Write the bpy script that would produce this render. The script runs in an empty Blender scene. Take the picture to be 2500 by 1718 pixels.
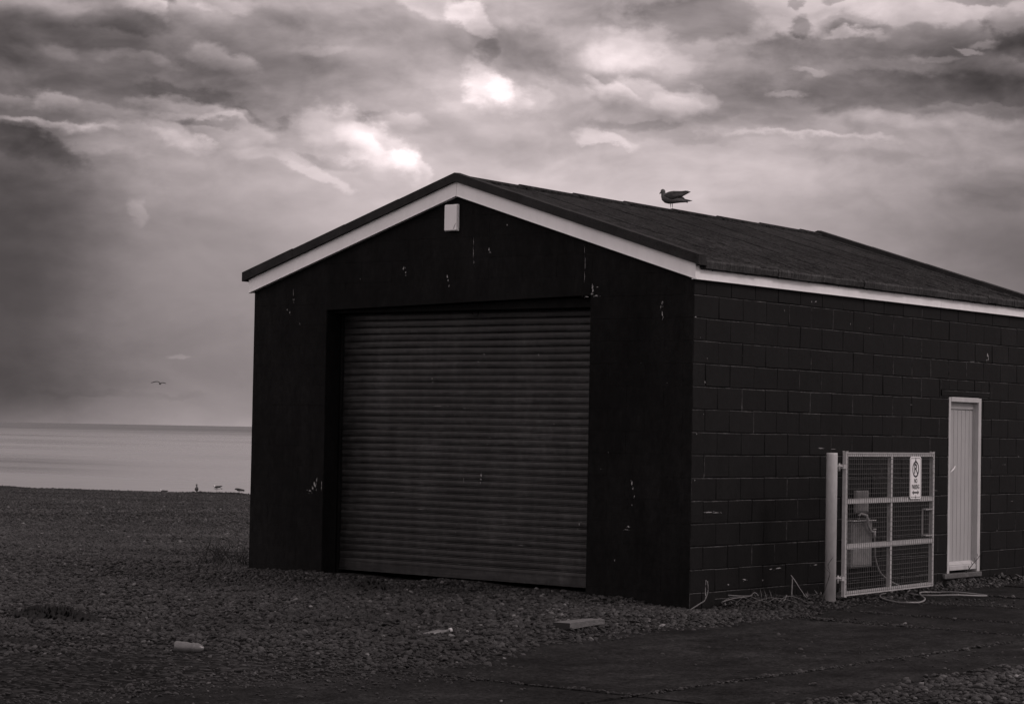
import bpy, bmesh, math, random
import numpy as np
from mathutils import Vector, Matrix
rnd = random.Random(7)
S = bpy.context.scene
COL = S.collection

# ------------------------------------------------------------------ camera
CAM = np.array([12.2392, -18.4825, 1.6951]); YAW, PITCH, ROLL, FPX = 0.66508, 0.03507, 0.0185, 5503.0
Fw = np.array([-math.sin(YAW)*math.cos(PITCH), math.cos(YAW)*math.cos(PITCH), math.sin(PITCH)])
Rt = np.array([math.cos(YAW), math.sin(YAW), 0.0]); Up = np.cross(Rt, Fw)
Rc = Rt*math.cos(ROLL) + Up*math.sin(ROLL); Uc = -Rt*math.sin(ROLL) + Up*math.cos(ROLL)
cam = bpy.data.cameras.new('camera'); camo = bpy.data.objects.new('camera', cam); COL.objects.link(camo)
camo.matrix_world = Matrix(((Rc[0], Uc[0], -Fw[0], CAM[0]), (Rc[1], Uc[1], -Fw[1], CAM[1]), (Rc[2], Uc[2], -Fw[2], CAM[2]), (0, 0, 0, 1)))
cam.sensor_width = 36; cam.lens = FPX/2500*36; cam.clip_end = 80000; cam.clip_start = .1
S.camera = camo
FH = np.array([-math.sin(YAW), math.cos(YAW), 0.0])      # level forward direction

# ------------------------------------------------------------------ world: overcast sky
SUN_EL, SUN_AZ = math.radians(38), math.radians(104)      # azimuth measured right of the view direction
sd = FH*math.cos(SUN_AZ) + Rt*math.sin(SUN_AZ); sd = sd*math.cos(SUN_EL) + np.array([0, 0, math.sin(SUN_EL)])
TINT = (1.0, 0.865, 0.875)
W = bpy.data.worlds.new('World'); S.world = W; W.use_nodes = True
nt = W.node_tree; nt.nodes.clear()
def N(t, **kw):
    n = nt.nodes.new(t)
    for k, v in kw.items(): setattr(n, k, v)
    return n
def L(a, b): nt.links.new(a, b)
def M(op, a, b=None, c=None, clamp=False):
    n = N('ShaderNodeMath', operation=op, use_clamp=clamp)
    for i, v in enumerate((a, b, c)):
        if v is None: continue
        if isinstance(v, (int, float)): n.inputs[i].default_value = v
        else: L(v, n.inputs[i])
    return n.outputs[0]
def VM(op, a, b=None, out=0):
    n = N('ShaderNodeVectorMath', operation=op)
    for i, v in enumerate((a, b)):
        if v is None: continue
        if isinstance(v, (tuple, list)): n.inputs[i].default_value = v
        else: L(v, n.inputs[i])
    return n.outputs[out]
tc = N('ShaderNodeTexCoord'); D = tc.outputs['Generated']
Dn = VM('NORMALIZE', D)
dr = VM('DOT_PRODUCT', Dn, tuple(Rt), 1); df = VM('DOT_PRODUCT', Dn, tuple(FH), 1)
dz = VM('DOT_PRODUCT', Dn, (0, 0, 1), 1)
az = M('ARCTAN2', dr, df); el = M('ARCSINE', dz)
KA = 5.503
cmb = N('ShaderNodeCombineXYZ'); L(M('MULTIPLY', az, KA), cmb.inputs[0]); L(M('MULTIPLY', el, KA), cmb.inputs[1])
P0 = cmb.outputs[0]                                      # sky coordinates: azimuth, elevation
def sk(u, v):
    d = Fw + Rc*(u-1250)/FPX - Uc*(v-859)/FPX; d /= np.linalg.norm(d)
    return KA*math.atan2(d@Rt, d@FH), KA*math.asin(d[2])
def noise(vec, scale, detail, rough, stretch=(1, 1, 1), col=False, lac=2.0, dist=0.0, off=(0, 0, 0)):
    mp = N('ShaderNodeMapping'); L(vec, mp.inputs[0]); mp.inputs['Scale'].default_value = stretch; mp.inputs['Location'].default_value = off
    n = N('ShaderNodeTexNoise'); n.inputs['Scale'].default_value = scale; n.inputs['Detail'].default_value = detail
    n.inputs['Roughness'].default_value = rough; n.inputs['Lacunarity'].default_value = lac; n.inputs['Distortion'].default_value = dist
    L(mp.outputs[0], n.inputs['Vector'])
    return n.outputs['Color' if col else 'Fac']
wn = noise(P0, 3.2, 8, .62, (1, 1.7, 1), True)
wv = VM('SUBTRACT', wn, (.5, .5, .5)); ws = N('ShaderNodeVectorMath', operation='MULTIPLY'); L(wv, ws.inputs[0]); ws.inputs[1].default_value = (.20, .085, 0)
PW = VM('ADD', P0, ws.outputs[0])                        # warped strongly
wn2 = noise(P0, 8.5, 8, .58, (1, 1.5, 1), True, off=(3, 1, 0)); wv2 = VM('SUBTRACT', wn2, (.5, .5, .5))
ws2 = N('ShaderNodeVectorMath', operation='MULTIPLY'); L(wv2, ws2.inputs[0]); ws2.inputs[1].default_value = (.13, .085, 0)
PS = VM('ADD', P0, ws2.outputs[0])                       # warped lightly
acc = [None]
def addv(x): acc[0] = x if acc[0] is None else M('ADD', acc[0], x)
# broad tones of the overcast, gaussian bumps on a loose grid of directions
BASE = 190.
gx = [0, 250, 500, 750, 1000, 1250, 1500, 1750, 2000, 2250, 2500]
rows = {0: [138, 140, 155, 178, 190, 178, 160, 172, 215, 205, 195], 120: [84, 108, 116, 140, 158, 170, 185, 176, 146, 136, 118],
        240: [112, 112, 112, 160, 182, 178, 163, 145, 135, 122, 105], 360: [80, 140, 156, 176, 183, 188, 190, 188, 183, 166, 145],
        480: [74, 118, 158, 182, 198, 202, 205, 192, 178, 150, 128], 600: [76, 118, 148, 168, 190, 198, 188, 178, 165, 140, 112],
        750: [68, 110, 133, 150, 165, 175, 170, 165, 155, 140, 115], 900: [92, 122, 138, 150, 160, 168, 165, 160, 150, 140, 120],
        1030: [96, 130, 144, 152, 160, 168, 165, 160, 150, 140, 125]}
pts, val = [], []
for yy, r_ in rows.items():
    for x_, v_ in zip(gx, r_): pts.append(sk(x_, yy)); val.append(v_-BASE)
for (u, v, t) in [(a, b, c) for a, c in ((-300, -70), (-600, -45), (-900, -25), (2800, -60), (3100, -35), (3400, -10)) for b in (100, 350, 600, 850)]: pts.append(sk(u, v)); val.append(t)
pts = np.array(pts); val = np.array(val, float)
SX, SY = .215, .105
cent = np.array([sk(u, v) for v in (0, 125, 250, 370, 490, 620, 780, 960) for u in (-910, -600, -290, 20, 330, 640, 950, 1260, 1570, 1880, 2190, 2500, 2810, 3120)])
G = np.sqrt(((pts[:, None, 0]-cent[None, :, 0])/SX)**2 + ((pts[:, None, 1]-cent[None, :, 1])/SY)**2)/2.6; G = np.sin(np.clip(1-G, 0, 1)*math.pi/2)**3.6
wts = np.linalg.solve(G.T@G + .04*np.eye(len(cent)), G.T@val)
for (cx, cy), w in zip(cent, wts):
    mp = N('ShaderNodeMapping', vector_type='TEXTURE'); L(PW, mp.inputs[0])
    mp.inputs['Location'].default_value = (cx, cy, 0); mp.inputs['Scale'].default_value = (SX*2.6, SY*2.6, 1)
    g = N('ShaderNodeTexGradient', gradient_type='SPHERICAL'); L(mp.outputs[0], g.inputs[0])
    e = M('SMOOTHSTEP', g.outputs['Fac'], 0, 1) if False else M('POWER', M('SINE', M('MULTIPLY', g.outputs['Fac'], math.pi/2)), 3.6)
    addv(M('MULTIPLY', e, float(w)))
nA = M('MULTIPLY', M('SUBTRACT', noise(P0, 13, 8, .56, (1, 1.5, 1)), .5), .62)
nB = M('MULTIPLY', M('SUBTRACT', noise(P0, 5.5, 6, .55, (1, 1.6, 1), off=(1, 7, 0)), .5), .5)
nAB = M('ADD', nA, nB)
# single clouds: u, v, radii, turn, tone, edge softness, lit crisp top (1) or even (0)
F_ = [(1182, 200, 78, 46, 34, 34, .4, 0), (1225, 222, 52, 24, 38, 14, .4, 0), (1150, 225, 110, 50, 12, 20, .8, 0), (1225, 238, 90, 50, 20, 26, .3, 1), (1372, 250, 88, 42, 15, 16, .3, 1), (1292, 245, 60, 40, 10, 14, .3, 1),
      (868, 352, 165, 66, 22, 34, .3, 1), (888, 350, 66, 42, 42, 24, .6, 0), (930, 370, 210, 95, 15, 9, .9, 0), (1180, 190, 170, 90, 20, 8, .9, 0), (1000, 418, 72, 34, 28, 26, .25, 1), (940, 392, 90, 34, 34, 22, .3, 1), (800, 395, 110, 14, 4, -20, .7, 0),
      (780, 425, 95, 20, 22, 24, .4, 0), (1152, 48, 74, 36, 30, 38, .35, 0), (1060, 10, 110, 30, 14, 34, .5, 0), (1262, 118, 120, 58, 6, -22, .5, 0), (1190, 140, 30, 30, 40, -20, .5, 0),
      (468, 237, 125, 20, 8, -26, .6, 0), (300, 52, 120, 30, 4, -26, .5, 0), (352, 14, 62, 28, 22, 40, .3, 1), (120, 20, 170, 34, 2, 26, .6, 1), (470, 30, 90, 30, 10, 26, .5, 1), (560, 12, 60, 20, 0, 30, .6, 0), (395, 0, 40, 12, 10, -50, .5, 0),
      (545, 150, 100, 36, 18, 30, .35, 1), (345, 150, 110, 14, 2, 20, .6, 1), (797, 124, 74, 13, 0, 20, .8, 0), (140, 130, 50, 20, 20, 20, .6, 1), (600, 235, 120, 24, 6, -14, .7, 0), (850, 60, 160, 34, 0, -14, .6, 0),
      (130, 246, 60, 26, -4, 24, .3, 1), (30, 246, 60, 22, 0, 26, .4, 1), (190, 258, 150, 30, 10, 20, .35, 1), (110, 304, 160, 16, 2, 44, .5, 1), (40, 305, 90, 14, 0, 20, .5, 0), (460, 268, 130, 30, 4, 36, .3, 1), (430, 282, 90, 8, 0, 18, .7, 0), (575, 318, 105, 46, 8, 26, .25, 1), (640, 375, 90, 18, 4, 14, .6, 0),
      (445, 340, 90, 30, 24, 28, .35, 1), (330, 330, 170, 26, 6, 26, .5, 1), (240, 352, 130, 22, 4, 18, .7, 0), (506, 301, 80, 9, 0, -28, .7, 0), (619, 290, 48, 12, 25, -30, .7, 0), (683, 300, 20, 16, 0, -26, .8, 0), (890, 290, 70, 13, 0, -22, .7, 0), (965, 305, 80, 26, 0, 24, .4, 1),
      (60, 352, 150, 44, 14, -30, .25, 1), (330, 517, 24, 30, 8, 16, .6, 0), (300, 470, 90, 60, 20, 8, .4, 1), (427, 869, 30, 8, -5, 16, .6, 0), (330, 962, 110, 8, 0, -4, .8, 0), (180, 962, 80, 8, 0, -4, .8, 0), (445, 967, 70, 9, 0, -4, .7, 0), (245, 968, 50, 5, 0, -4, .7, 0),
      (1514, 125, 84, 44, 0, 34, .7, 0), (1470, 150, 60, 30, 0, 14, .8, 0), (1654, 156, 76, 30, 12, 20, .5, 0), (1290, 75, 90, 30, 0, 18, .6, 1), (1600, 245, 150, 50, 8, 34, .25, 1), (1655, 262, 66, 34, 25, 18, .25, 1), (1500, 222, 70, 20, 15, 20, .3, 1),
      (1560, 308, 120, 11, 0, -20, .6, 0), (1700, 45, 190, 56, 0, -30, .3, 0), (1500, 50, 150, 26, 0, -10, .6, 0), (1950, 52, 30, 24, 0, -44, .4, 0), (1947, 8, 13, 16, 30, -38, .5, 0), (2063, 2, 60, 13, 0, -42, .35, 0), (2391, 2, 100, 14, 0, -42, .4, 0),
      (2075, 58, 90, 18, 5, -30, .6, 0), (2225, 118, 380, 58, 1, -26, .2, 1), (1860, 140, 170, 50, -14, -16, .3, 1), (2057, 82, 60, 9, 0, 34, .6, 0), (2120, 80, 60, 8, 5, 22, .6, 0), (2353, 122, 40, 8, 20, 44, .5, 0), (2396, 108, 36, 11, 0, 34, .7, 0), (2281, 143, 56, 9, 0, 26, .6, 0), (2485, 85, 80, 62, 0, -26, .3, 0), (2200, 160, 150, 16, 2, 14, .6, 0),
      (1977, 170, 50, 7, 4, 22, .6, 0), (1925, 229, 50, 12, -14, 32, .35, 0), (2326, 232, 470, 56, 2, -20, .35, 0), (1960, 334, 230, 9, 1, 30, .7, 1), (1481, 344, 74, 15, 8, 30, .5, 0), (1700, 330, 200, 14, 0, -10, .7, 0), (1800, 300, 160, 18, 0, -12, .6, 0),
      (2250, 300, 300, 22, 2, 16, .4, 1), (2380, 274, 140, 14, 2, 14, .4, 1), (2150, 380, 250, 18, 2, -10, .7, 0), (2440, 450, 130, 50, 0, -14, .7, 0), (1800, 215, 150, 60, 0, -10, .5, 0)]
for (u, v, rx, ry, rot, amp, soft, lit) in F_:
    a, e = sk(u, v)
    mp = N('ShaderNodeMapping', vector_type='TEXTURE'); L(PS, mp.inputs[0])
    mp.inputs['Location'].default_value = (a, e, 0); mp.inputs['Scale'].default_value = (rx*.00165, ry*.00165, 1)
    mp.inputs['Rotation'].default_value = (0, 0, -math.radians(rot + 0.8))
    g = N('ShaderNodeTexGradient', gradient_type='SPHERICAL'); L(mp.outputs[0], g.inputs[0]); gf = g.outputs['Fac']
    f_ = M('ADD', gf, M('MULTIPLY', nAB, M('MINIMUM', M('MULTIPLY', gf, 3.5), 1.0)))
    mr = N('ShaderNodeMapRange', interpolation_type='SMOOTHSTEP'); L(f_, mr.inputs[0])
    mr.inputs[1].default_value = .40 - .36*soft; mr.inputs[2].default_value = .44 + .42*soft; mr.inputs[3].default_value = 0; mr.inputs[4].default_value = amp
    o_ = mr.outputs[0]
    if lit:      # brightest along the upper edge, dissolving downwards
        sp = N('ShaderNodeSeparateXYZ'); L(mp.outputs[0], sp.inputs[0])
        m2 = N('ShaderNodeMapRange', interpolation_type='SMOOTHSTEP'); L(sp.outputs[1], m2.inputs[0]); m2.inputs[1].default_value = -.75; m2.inputs[2].default_value = .45; m2.inputs[3].default_value = .0; m2.inputs[4].default_value = 1.15
        o_ = M('MULTIPLY', o_, m2.outputs[0])
    addv(o_)
def billow(vec):
    return noise(vec, 3.0, 8, .52, (1, 2.1, 1))
def shifted(dx, dy): return VM('ADD', PB, (dx, dy, 0))
wb = noise(P0, 2.2, 4, .5, (1, 1.6, 1), True, off=(9, 5, 0)); wsb = N('ShaderNodeVectorMath', operation='MULTIPLY'); L(VM('SUBTRACT', wb, (.5, .5, .5)), wsb.inputs[0]); wsb.inputs[1].default_value = (.3, .1, 0)
PB = VM('ADD', P0, wsb.outputs[0])
b0 = billow(PB); b1 = billow(shifted(.02, .026)); n2 = noise(P0, 1.6, 5, .5, (1, 2.4, 1), off=(4, 2, 0))
fade = N('ShaderNodeMapRange', interpolation_type='SMOOTHSTEP'); L(el, fade.inputs[0]); fade.inputs[1].default_value = .06; fade.inputs[2].default_value = .165; fade.inputs[3].default_value = .22; fade.inputs[4].default_value = 1
# the broken deck: body tone, plus tops and rims catching light from the bright side
tex = M('ADD', M('MULTIPLY', M('SUBTRACT', b0, .5), 46), M('MULTIPLY', M('SUBTRACT', n2, .5), 20))
tex = M('ADD', tex, M('MULTIPLY', M('SUBTRACT', b0, b1), 130))
addv(M('MULTIPLY', tex, fade.outputs[0]))
disp = M('MULTIPLY', M('ADD', acc[0], BASE), 1/255.)
lum = M('POWER', M('MAXIMUM', disp, .02), 2.2)
# added brightness in the unseen sky behind the view, lifting surfaces that face it
back = N('ShaderNodeMapRange', interpolation_type='SMOOTHSTEP'); L(df, back.inputs[0]); back.inputs[1].default_value = .75; back.inputs[2].default_value = -.3; back.inputs[3].default_value = 1; back.inputs[4].default_value = 1.8
lum = M('MULTIPLY', lum, back.outputs[0])
sky = N('ShaderNodeTexSky', sky_type='NISHITA'); sky.sun_disc = False; sky.sun_elevation = SUN_EL
sky.sun_rotation = math.atan2(sd[0], sd[1]); sky.air_density = 1.0; sky.dust_density = 3.0
bw = N('ShaderNodeRGBToBW'); L(sky.outputs[0], bw.inputs[0])
thin = M('MULTIPLY', M('MINIMUM', bw.outputs[0], 8.0), .006)   # a little of the clear sky glows through the cloud
lum = M('ADD', lum, thin)
tn = N('ShaderNodeVectorMath', operation='SCALE'); tn.inputs[0].default_value = TINT; L(lum, tn.inputs['Scale'])
bg = N('ShaderNodeBackground'); bg.inputs['Strength'].default_value = 1.0; L(tn.outputs[0], bg.inputs['Color'])
ow = N('ShaderNodeOutputWorld'); L(bg.outputs[0], ow.inputs[0])
W.cycles.sampling_method = 'MANUAL'; W.cycles.sample_map_resolution = 512

sl = bpy.data.lights.new('sun', 'SUN'); sl.energy = 1.15; sl.angle = math.radians(12); sl.color = (1.0, .88, .88)
so = bpy.data.objects.new('sun', sl); COL.objects.link(so); so.rotation_euler = Vector(sd).to_track_quat('Z', 'Y').to_euler(); so.location = (0, 0, 20)
S.view_settings.view_transform = 'Standard'; S.view_settings.look = 'None'; S.view_settings.exposure = 0; S.view_settings.gamma = 1
S.render.engine = 'CYCLES'; S.cycles.max_bounces = 5; S.cycles.diffuse_bounces = 2; S.cycles.glossy_bounces = 3

# ------------------------------------------------------------------ helpers
def tag(o, label=None, cat=None, group=None, kind=None):
    if label: o['label'] = label
    if cat: o['category'] = cat
    if group: o['group'] = group
    if kind: o['kind'] = kind
    return o
def empty(name, loc, label, cat, group=None):
    o = bpy.data.objects.new(name, None); COL.objects.link(o); o.location = loc; o.empty_display_size = .2
    return tag(o, label, cat, group)
def mat(name, color, rough=.7, bump=None, var=None, spec=.5, metal=0.0, extra=None, objrand=None):
    """color: grey value; bump=(scale, strength, distance, detail); var=(scale, amount, stretch)"""
    m = bpy.data.materials.new(name); m.use_nodes = True; t = m.node_tree; b = t.nodes['Principled BSDF']
    c = color if isinstance(color, tuple) else (color, color, color)
    b.inputs['Base Color'].default_value = (*c, 1); b.inputs['Roughness'].default_value = rough
    b.inputs['Specular IOR Level'].default_value = spec; b.inputs['Metallic'].default_value = metal
    tcn = t.nodes.new('ShaderNodeTexCoord'); src = None
    def nz(scale, detail, rgh=.6, stretch=(1, 1, 1)):
        mp = t.nodes.new('ShaderNodeMapping'); t.links.new(tcn.outputs['Object'], mp.inputs[0]); mp.inputs['Scale'].default_value = stretch
        n = t.nodes.new('ShaderNodeTexNoise'); n.inputs['Scale'].default_value = scale; n.inputs['Detail'].default_value = detail; n.inputs['Roughness'].default_value = rgh
        t.links.new(mp.outputs[0], n.inputs['Vector']); return n.outputs['Fac']
    if var:
        vs = var if isinstance(var, list) else [var]
        for (sc, am, st) in vs:
            n = nz(sc, 6, .65, st)
            r = t.nodes.new('ShaderNodeMapRange'); t.links.new(n, r.inputs[0]); r.inputs[1].default_value = .3; r.inputs[2].default_value = .7; r.inputs[3].default_value = 1-am; r.inputs[4].default_value = 1+am
            if src is None: src = r.outputs[0]
            else:
                q = t.nodes.new('ShaderNodeMath'); q.operation = 'MULTIPLY'; t.links.new(src, q.inputs[0]); t.links.new(r.outputs[0], q.inputs[1]); src = q.outputs[0]
    if objrand:
        oi = t.nodes.new('ShaderNodeObjectInfo'); cr = t.nodes.new('ShaderNodeValToRGB'); cr.color_ramp.interpolation = 'LINEAR'
        els = cr.color_ramp.elements
        for i, (p, v) in enumerate(objrand):
            if i < 2: els[i].position = p; els[i].color = (v, v, v, 1)
            else: e_ = els.new(p); e_.color = (v, v, v, 1)
        t.links.new(oi.outputs['Random'], cr.inputs[0])
        dn = t.nodes.new('ShaderNodeTexNoise'); dn.inputs['Scale'].default_value = .28; dn.inputs['Detail'].default_value = 5; t.links.new(oi.outputs['Location'], dn.inputs[0])
        dm = t.nodes.new('ShaderNodeMapRange'); t.links.new(dn.outputs['Fac'], dm.inputs[0]); dm.inputs[1].default_value = .35; dm.inputs[2].default_value = .65; dm.inputs[3].default_value = .5; dm.inputs[4].default_value = 1.25; src = dm.outputs[0]
        if src is None: src = cr.outputs[0]
        else:
            q = t.nodes.new('ShaderNodeMath'); q.operation = 'MULTIPLY'; t.links.new(src, q.inputs[0]); t.links.new(cr.outputs[0], q.inputs[1]); src = q.outputs[0]
    if src is not None:
        s_ = t.nodes.new('ShaderNodeVectorMath'); s_.operation = 'SCALE'; s_.inputs[0].default_value = c; t.links.new(src, s_.inputs['Scale']); t.links.new(s_.outputs[0], b.inputs['Base Color'])
    if bump:
        bs = bump if isinstance(bump, list) else [bump]; prev = None
        for bb in bs:
            sc, st, di, de = bb[:4]; stretch = bb[4] if len(bb) > 4 else (1, 1, 1)
            n = nz(sc, de, .6, stretch); bp = t.nodes.new('ShaderNodeBump'); bp.inputs['Strength'].default_value = st; bp.inputs['Distance'].default_value = di
            t.links.new(n, bp.inputs['Height'])
            if prev: t.links.new(prev, bp.inputs['Normal'])
            prev = bp.outputs[0]
        t.links.new(prev, b.inputs['Normal'])
    if extra: extra(t, b, tcn)
    return m

class MB:
    def __init__(s): s.v, s.f, s.m, s.sm = [], [], [], []
    def add(s, vs, fs, m=0, smooth=False):
        o = len(s.v); s.v += [tuple(map(float, p)) for p in vs]
        for f in fs: s.f.append(tuple(o+i for i in f)); s.m.append(m); s.sm.append(smooth)
    def box(s, lo, hi, m=0, ch=0.0):
        (a, b, c), (d, e, f) = lo, hi
        if ch <= 0:
            s.add([(a, b, c), (d, b, c), (d, e, c), (a, e, c), (a, b, f), (d, b, f), (d, e, f), (a, e, f)], [(0, 3, 2, 1), (4, 5, 6, 7), (0, 1, 5, 4), (1, 2, 6, 5), (2, 3, 7, 6), (3, 0, 4, 7)], m); return
        bm = bmesh.new(); bmesh.ops.create_cube(bm, size=1)
        for v in bm.verts: v.co = Vector(((a+d)/2+v.co.x*(d-a), (b+e)/2+v.co.y*(e-b), (c+f)/2+v.co.z*(f-c)))
        bmesh.ops.bevel(bm, geom=bm.edges[:], offset=ch, segments=2, affect='EDGES', profile=.5)
        s.frombm(bm, m)
    def frombm(s, bm, m=0, smooth=False, mtx=None):
        bm.verts.ensure_lookup_table(); bm.verts.index_update()
        s.add([(mtx @ v.co if mtx else v.co) for v in bm.verts], [[v.index for v in f.verts] for f in bm.faces], m, smooth); bm.free()
    def hexa(s, p, m=0):      # 8 points, bottom ring then top ring, any shape
        s.add(p, [(0, 3, 2, 1), (4, 5, 6, 7), (0, 1, 5, 4), (1, 2, 6, 5), (2, 3, 7, 6), (3, 0, 4, 7)], m)
    def obox(s, o, ax, ay, az_, m=0, ch=0):   # oriented box from corner o along three vectors
        o, ax, ay, az_ = map(Vector, (o, ax, ay, az_))
        if ch:
            bm = bmesh.new(); bmesh.ops.create_cube(bm, size=1)
            for v in bm.verts: v.co = o + ax*(v.co.x+.5) + ay*(v.co.y+.5) + az_*(v.co.z+.5)
            bmesh.ops.bevel(bm, geom=bm.edges[:], offset=ch, segments=2, affect='EDGES'); s.frombm(bm, m)
        else: s.hexa([o, o+ax, o+ax+ay, o+ay, o+az_, o+ax+az_, o+ax+ay+az_, o+ay+az_], m)
    def tube(s, pts, radii, n=8, m=0, flat=1.0, cap=True, up=(0, 0, 1), smooth=True):
        pts = [Vector(p) for p in pts]
        if isinstance(radii, (int, float)): radii = [radii]*len(pts)
        rings = []; ref = Vector(up)
        for i, p in enumerate(pts):
            t = (pts[min(i+1, len(pts)-1)]-pts[max(i-1, 0)]).normalized()
            a = ref - t*ref.dot(t)
            if a.length < .05: a = Vector((1, .2, 0)) - t*Vector((1, .2, 0)).dot(t)
            a.normalize(); b = t.cross(a); fl = flat[i] if isinstance(flat, (list, tuple)) else flat
            rings.append([p + (a*math.cos(k*2*math.pi/n) + b*math.sin(k*2*math.pi/n)*fl)*radii[i] for k in range(n)])
        vs = [q for r in rings for q in r]; fs = []
        for i in range(len(pts)-1):
            for k in range(n): fs.append((i*n+k, i*n+(k+1) % n, (i+1)*n+(k+1) % n, (i+1)*n+k))
        if cap: fs.append(tuple(range(n-1, -1, -1))); fs.append(tuple((len(pts)-1)*n+k for k in range(n)))
        s.add(vs, fs, m, smooth)
    def prism(s, poly, n, m=0):   # poly list of 3D points, extruded by vector n
        n = Vector(n); p = [Vector(q) for q in poly]; k = len(p)
        s.add([*p, *[q+n for q in p]], [tuple(range(k-1, -1, -1)), tuple(range(k, 2*k))] + [(i, (i+1) % k, k+(i+1) % k, k+i) for i in range(k)], m)
    def build(s, name, mats, parent=None, loc=None, fix=True):
        me = bpy.data.meshes.new(name); me.from_pydata(s.v, [], s.f)
        if not isinstance(mats, (list, tuple)): mats = [mats]
        for q in mats: me.materials.append(q)
        me.polygons.foreach_set('material_index', s.m); me.polygons.foreach_set('use_smooth', s.sm)
        o = bpy.data.objects.new(name, me); COL.objects.link(o)
        if fix:
            bm = bmesh.new(); bm.from_mesh(me); bmesh.ops.recalc_face_normals(bm, faces=bm.faces[:]); bm.to_mesh(me); bm.free()
        if parent is not None:
            o.parent = parent
            if loc is None:       # geometry was written in world space
                me.transform(Matrix.Translation(-Vector(parent_origin(parent))))
        if loc is not None: o.location = loc
        return o
def parent_origin(p):
    v = Vector((0, 0, 0))
    while p is not None: v += p.location; p = p.parent
    return v
def world_to_own(o, at):          # put a world-space mesh's origin at its own base
    o.data.transform(Matrix.Translation(-Vector(at))); o.location = at; return o

def vnoise(x, y, seed=0):
    xi, yi = np.floor(x).astype(np.int64), np.floor(y).astype(np.int64); fx, fy = x-xi, y-yi
    fx = fx*fx*(3-2*fx); fy = fy*fy*(3-2*fy)
    def h(a, b):
        n = (a*374761393 + b*668265263 + seed*1442695041) & 0x7fffffff
        n = ((n ^ (n >> 13))*1274126177) & 0x7fffffff
        return ((n ^ (n >> 16)) & 0xffff)/65535.
    return (h(xi, yi)*(1-fx)+h(xi+1, yi)*fx)*(1-fy) + (h(xi, yi+1)*(1-fx)+h(xi+1, yi+1)*fx)*fy
def fbm(x, y, oct=4, seed=0):
    r, a, t = 0, 1., 0
    for i in range(oct): r = r + a*vnoise(x*2**i, y*2**i, seed+i); t += a; a *= .5
    return r/t-.5

# ------------------------------------------------------------------ materials
black_paint = mat('black masonry paint', .0029, .62, bump=[(9, .25, .01, 5), (70, .35, .003, 6), (240, .3, .0015, 3)], var=[(.7, .35, (1, 1, .6)), (3.5, .45, (1, 1, .5)), (30, .5, (1, 1, 1)), (90, .5, (1, 1, 1))], spec=.12)
black_front = mat('black paint on the gable', .0046, .7, bump=[(5, .2, .01, 5), (60, .3, .003, 6)], var=[(.9, .55, (1, 1, .5)), (4, .4, (1, 1, .3)), (22, .4, (1, 1, .5)), (90, .4, (1, 1, 1))], spec=.07)
worn = mat('worn dusty block arrises with painted sky light', .03, .8, var=[(3, .9, (1, 1, 1)), (25, .8, (1, 1, 1))], spec=.12)  # wear and dust, plus sky light on the ledges put into the paler colour
chip = mat('bare chips in the paint', .22, .8, var=(60, .5, (1, 1, 1)))
fascia_m = mat('white fascia board', .70, .5, bump=(30, .05, .002, 3), var=[(1.4, .05, (1, 1, 1)), (9, .05, (1, 1, .2))], spec=.4)
white_m = mat('white enamel', .62, .5, var=(6, .06, (1, 1, .3)), spec=.4)
def roof_extra(t, b, tcn):      # pale lichen and grit flecks
    src = b.inputs['Base Color'].links[0].from_socket; n = t.nodes.new('ShaderNodeTexNoise'); n.inputs['Scale'].default_value = 26; n.inputs['Detail'].default_value = 5; n.inputs['Roughness'].default_value = .75
    t.links.new(tcn.outputs['Object'], n.inputs[0]); m_ = t.nodes.new('ShaderNodeMapRange'); t.links.new(n.outputs['Fac'], m_.inputs[0]); m_.inputs[1].default_value = .58; m_.inputs[2].default_value = .72; m_.inputs[4].default_value = .6
    x_ = t.nodes.new('ShaderNodeMix'); x_.data_type = 'RGBA'; t.links.new(m_.outputs[0], x_.inputs[0]); t.links.new(src, x_.inputs[6]); x_.inputs[7].default_value = (.075, .075, .075, 1); t.links.new(x_.outputs[2], b.inputs['Base Color'])
roof_m = mat('mineral roofing felt', .022, .95, bump=[(7, .7, .05, 8), (40, .9, .02, 6)], var=[(1.1, .35, (1, .5, 1)), (8, .55, (1, 1, 1)), (38, .9, (1, 1, 1))], spec=.02, extra=roof_extra)
cap_m = mat('felt verge cap', .024, .8, bump=[(8, .3, .01, 6), (80, .4, .003, 4)], var=[(5, .3, (1, 1, 1)), (60, .5, (1, 1, 3))], spec=.05)
drip_m = mat('weathered felt drip edge', .034, .8, bump=[(20, .5, .01, 6)], var=[(4, .35, (1, 1, 1)), (40, .7, (1, 1, .15)), (80, .6, (1, 1, 1))], spec=.08)
shutter_m = mat('dark painted steel slats', .0165, .42, bump=[(2.2, .12, .02, 3, (.35, 1, 3)), (40, .12, .002, 5, (.2, 1, 1))], var=[(1.1, .5, (.6, 1, 1.4)), (5, .55, (.2, 1, 3)), (40, .6, (.12, 1, 2.5)), (2.2, .5, (2, 1, .25)), (16, .5, (1, 1, 1)), (.8, .45, (1, 1, .8))], spec=.28)
steel_m = mat('galvanised steel', .29, .5, bump=(60, .08, .002, 4), var=(14, .18, (1, 1, 1)), metal=.0, spec=.5)
post_m = mat('grey painted steel post', .34, .55, bump=(40, .1, .002, 4), var=[(3, .1, (1, 1, .5)), (25, .12, (1, 1, .4))])
wire_m = mat('galvanised wire', .07, .5, metal=.0)
door_m = mat('off white door paint', .29, .55, bump=(14, .08, .003, 5), var=[(1.2, .07, (1, 1, .6)), (12, .06, (1, 1, .25))])
frame_m = mat('off white frame paint', .36, .6, bump=(30, .15, .003, 5), var=(8, .12, (1, 1, .4)))
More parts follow.
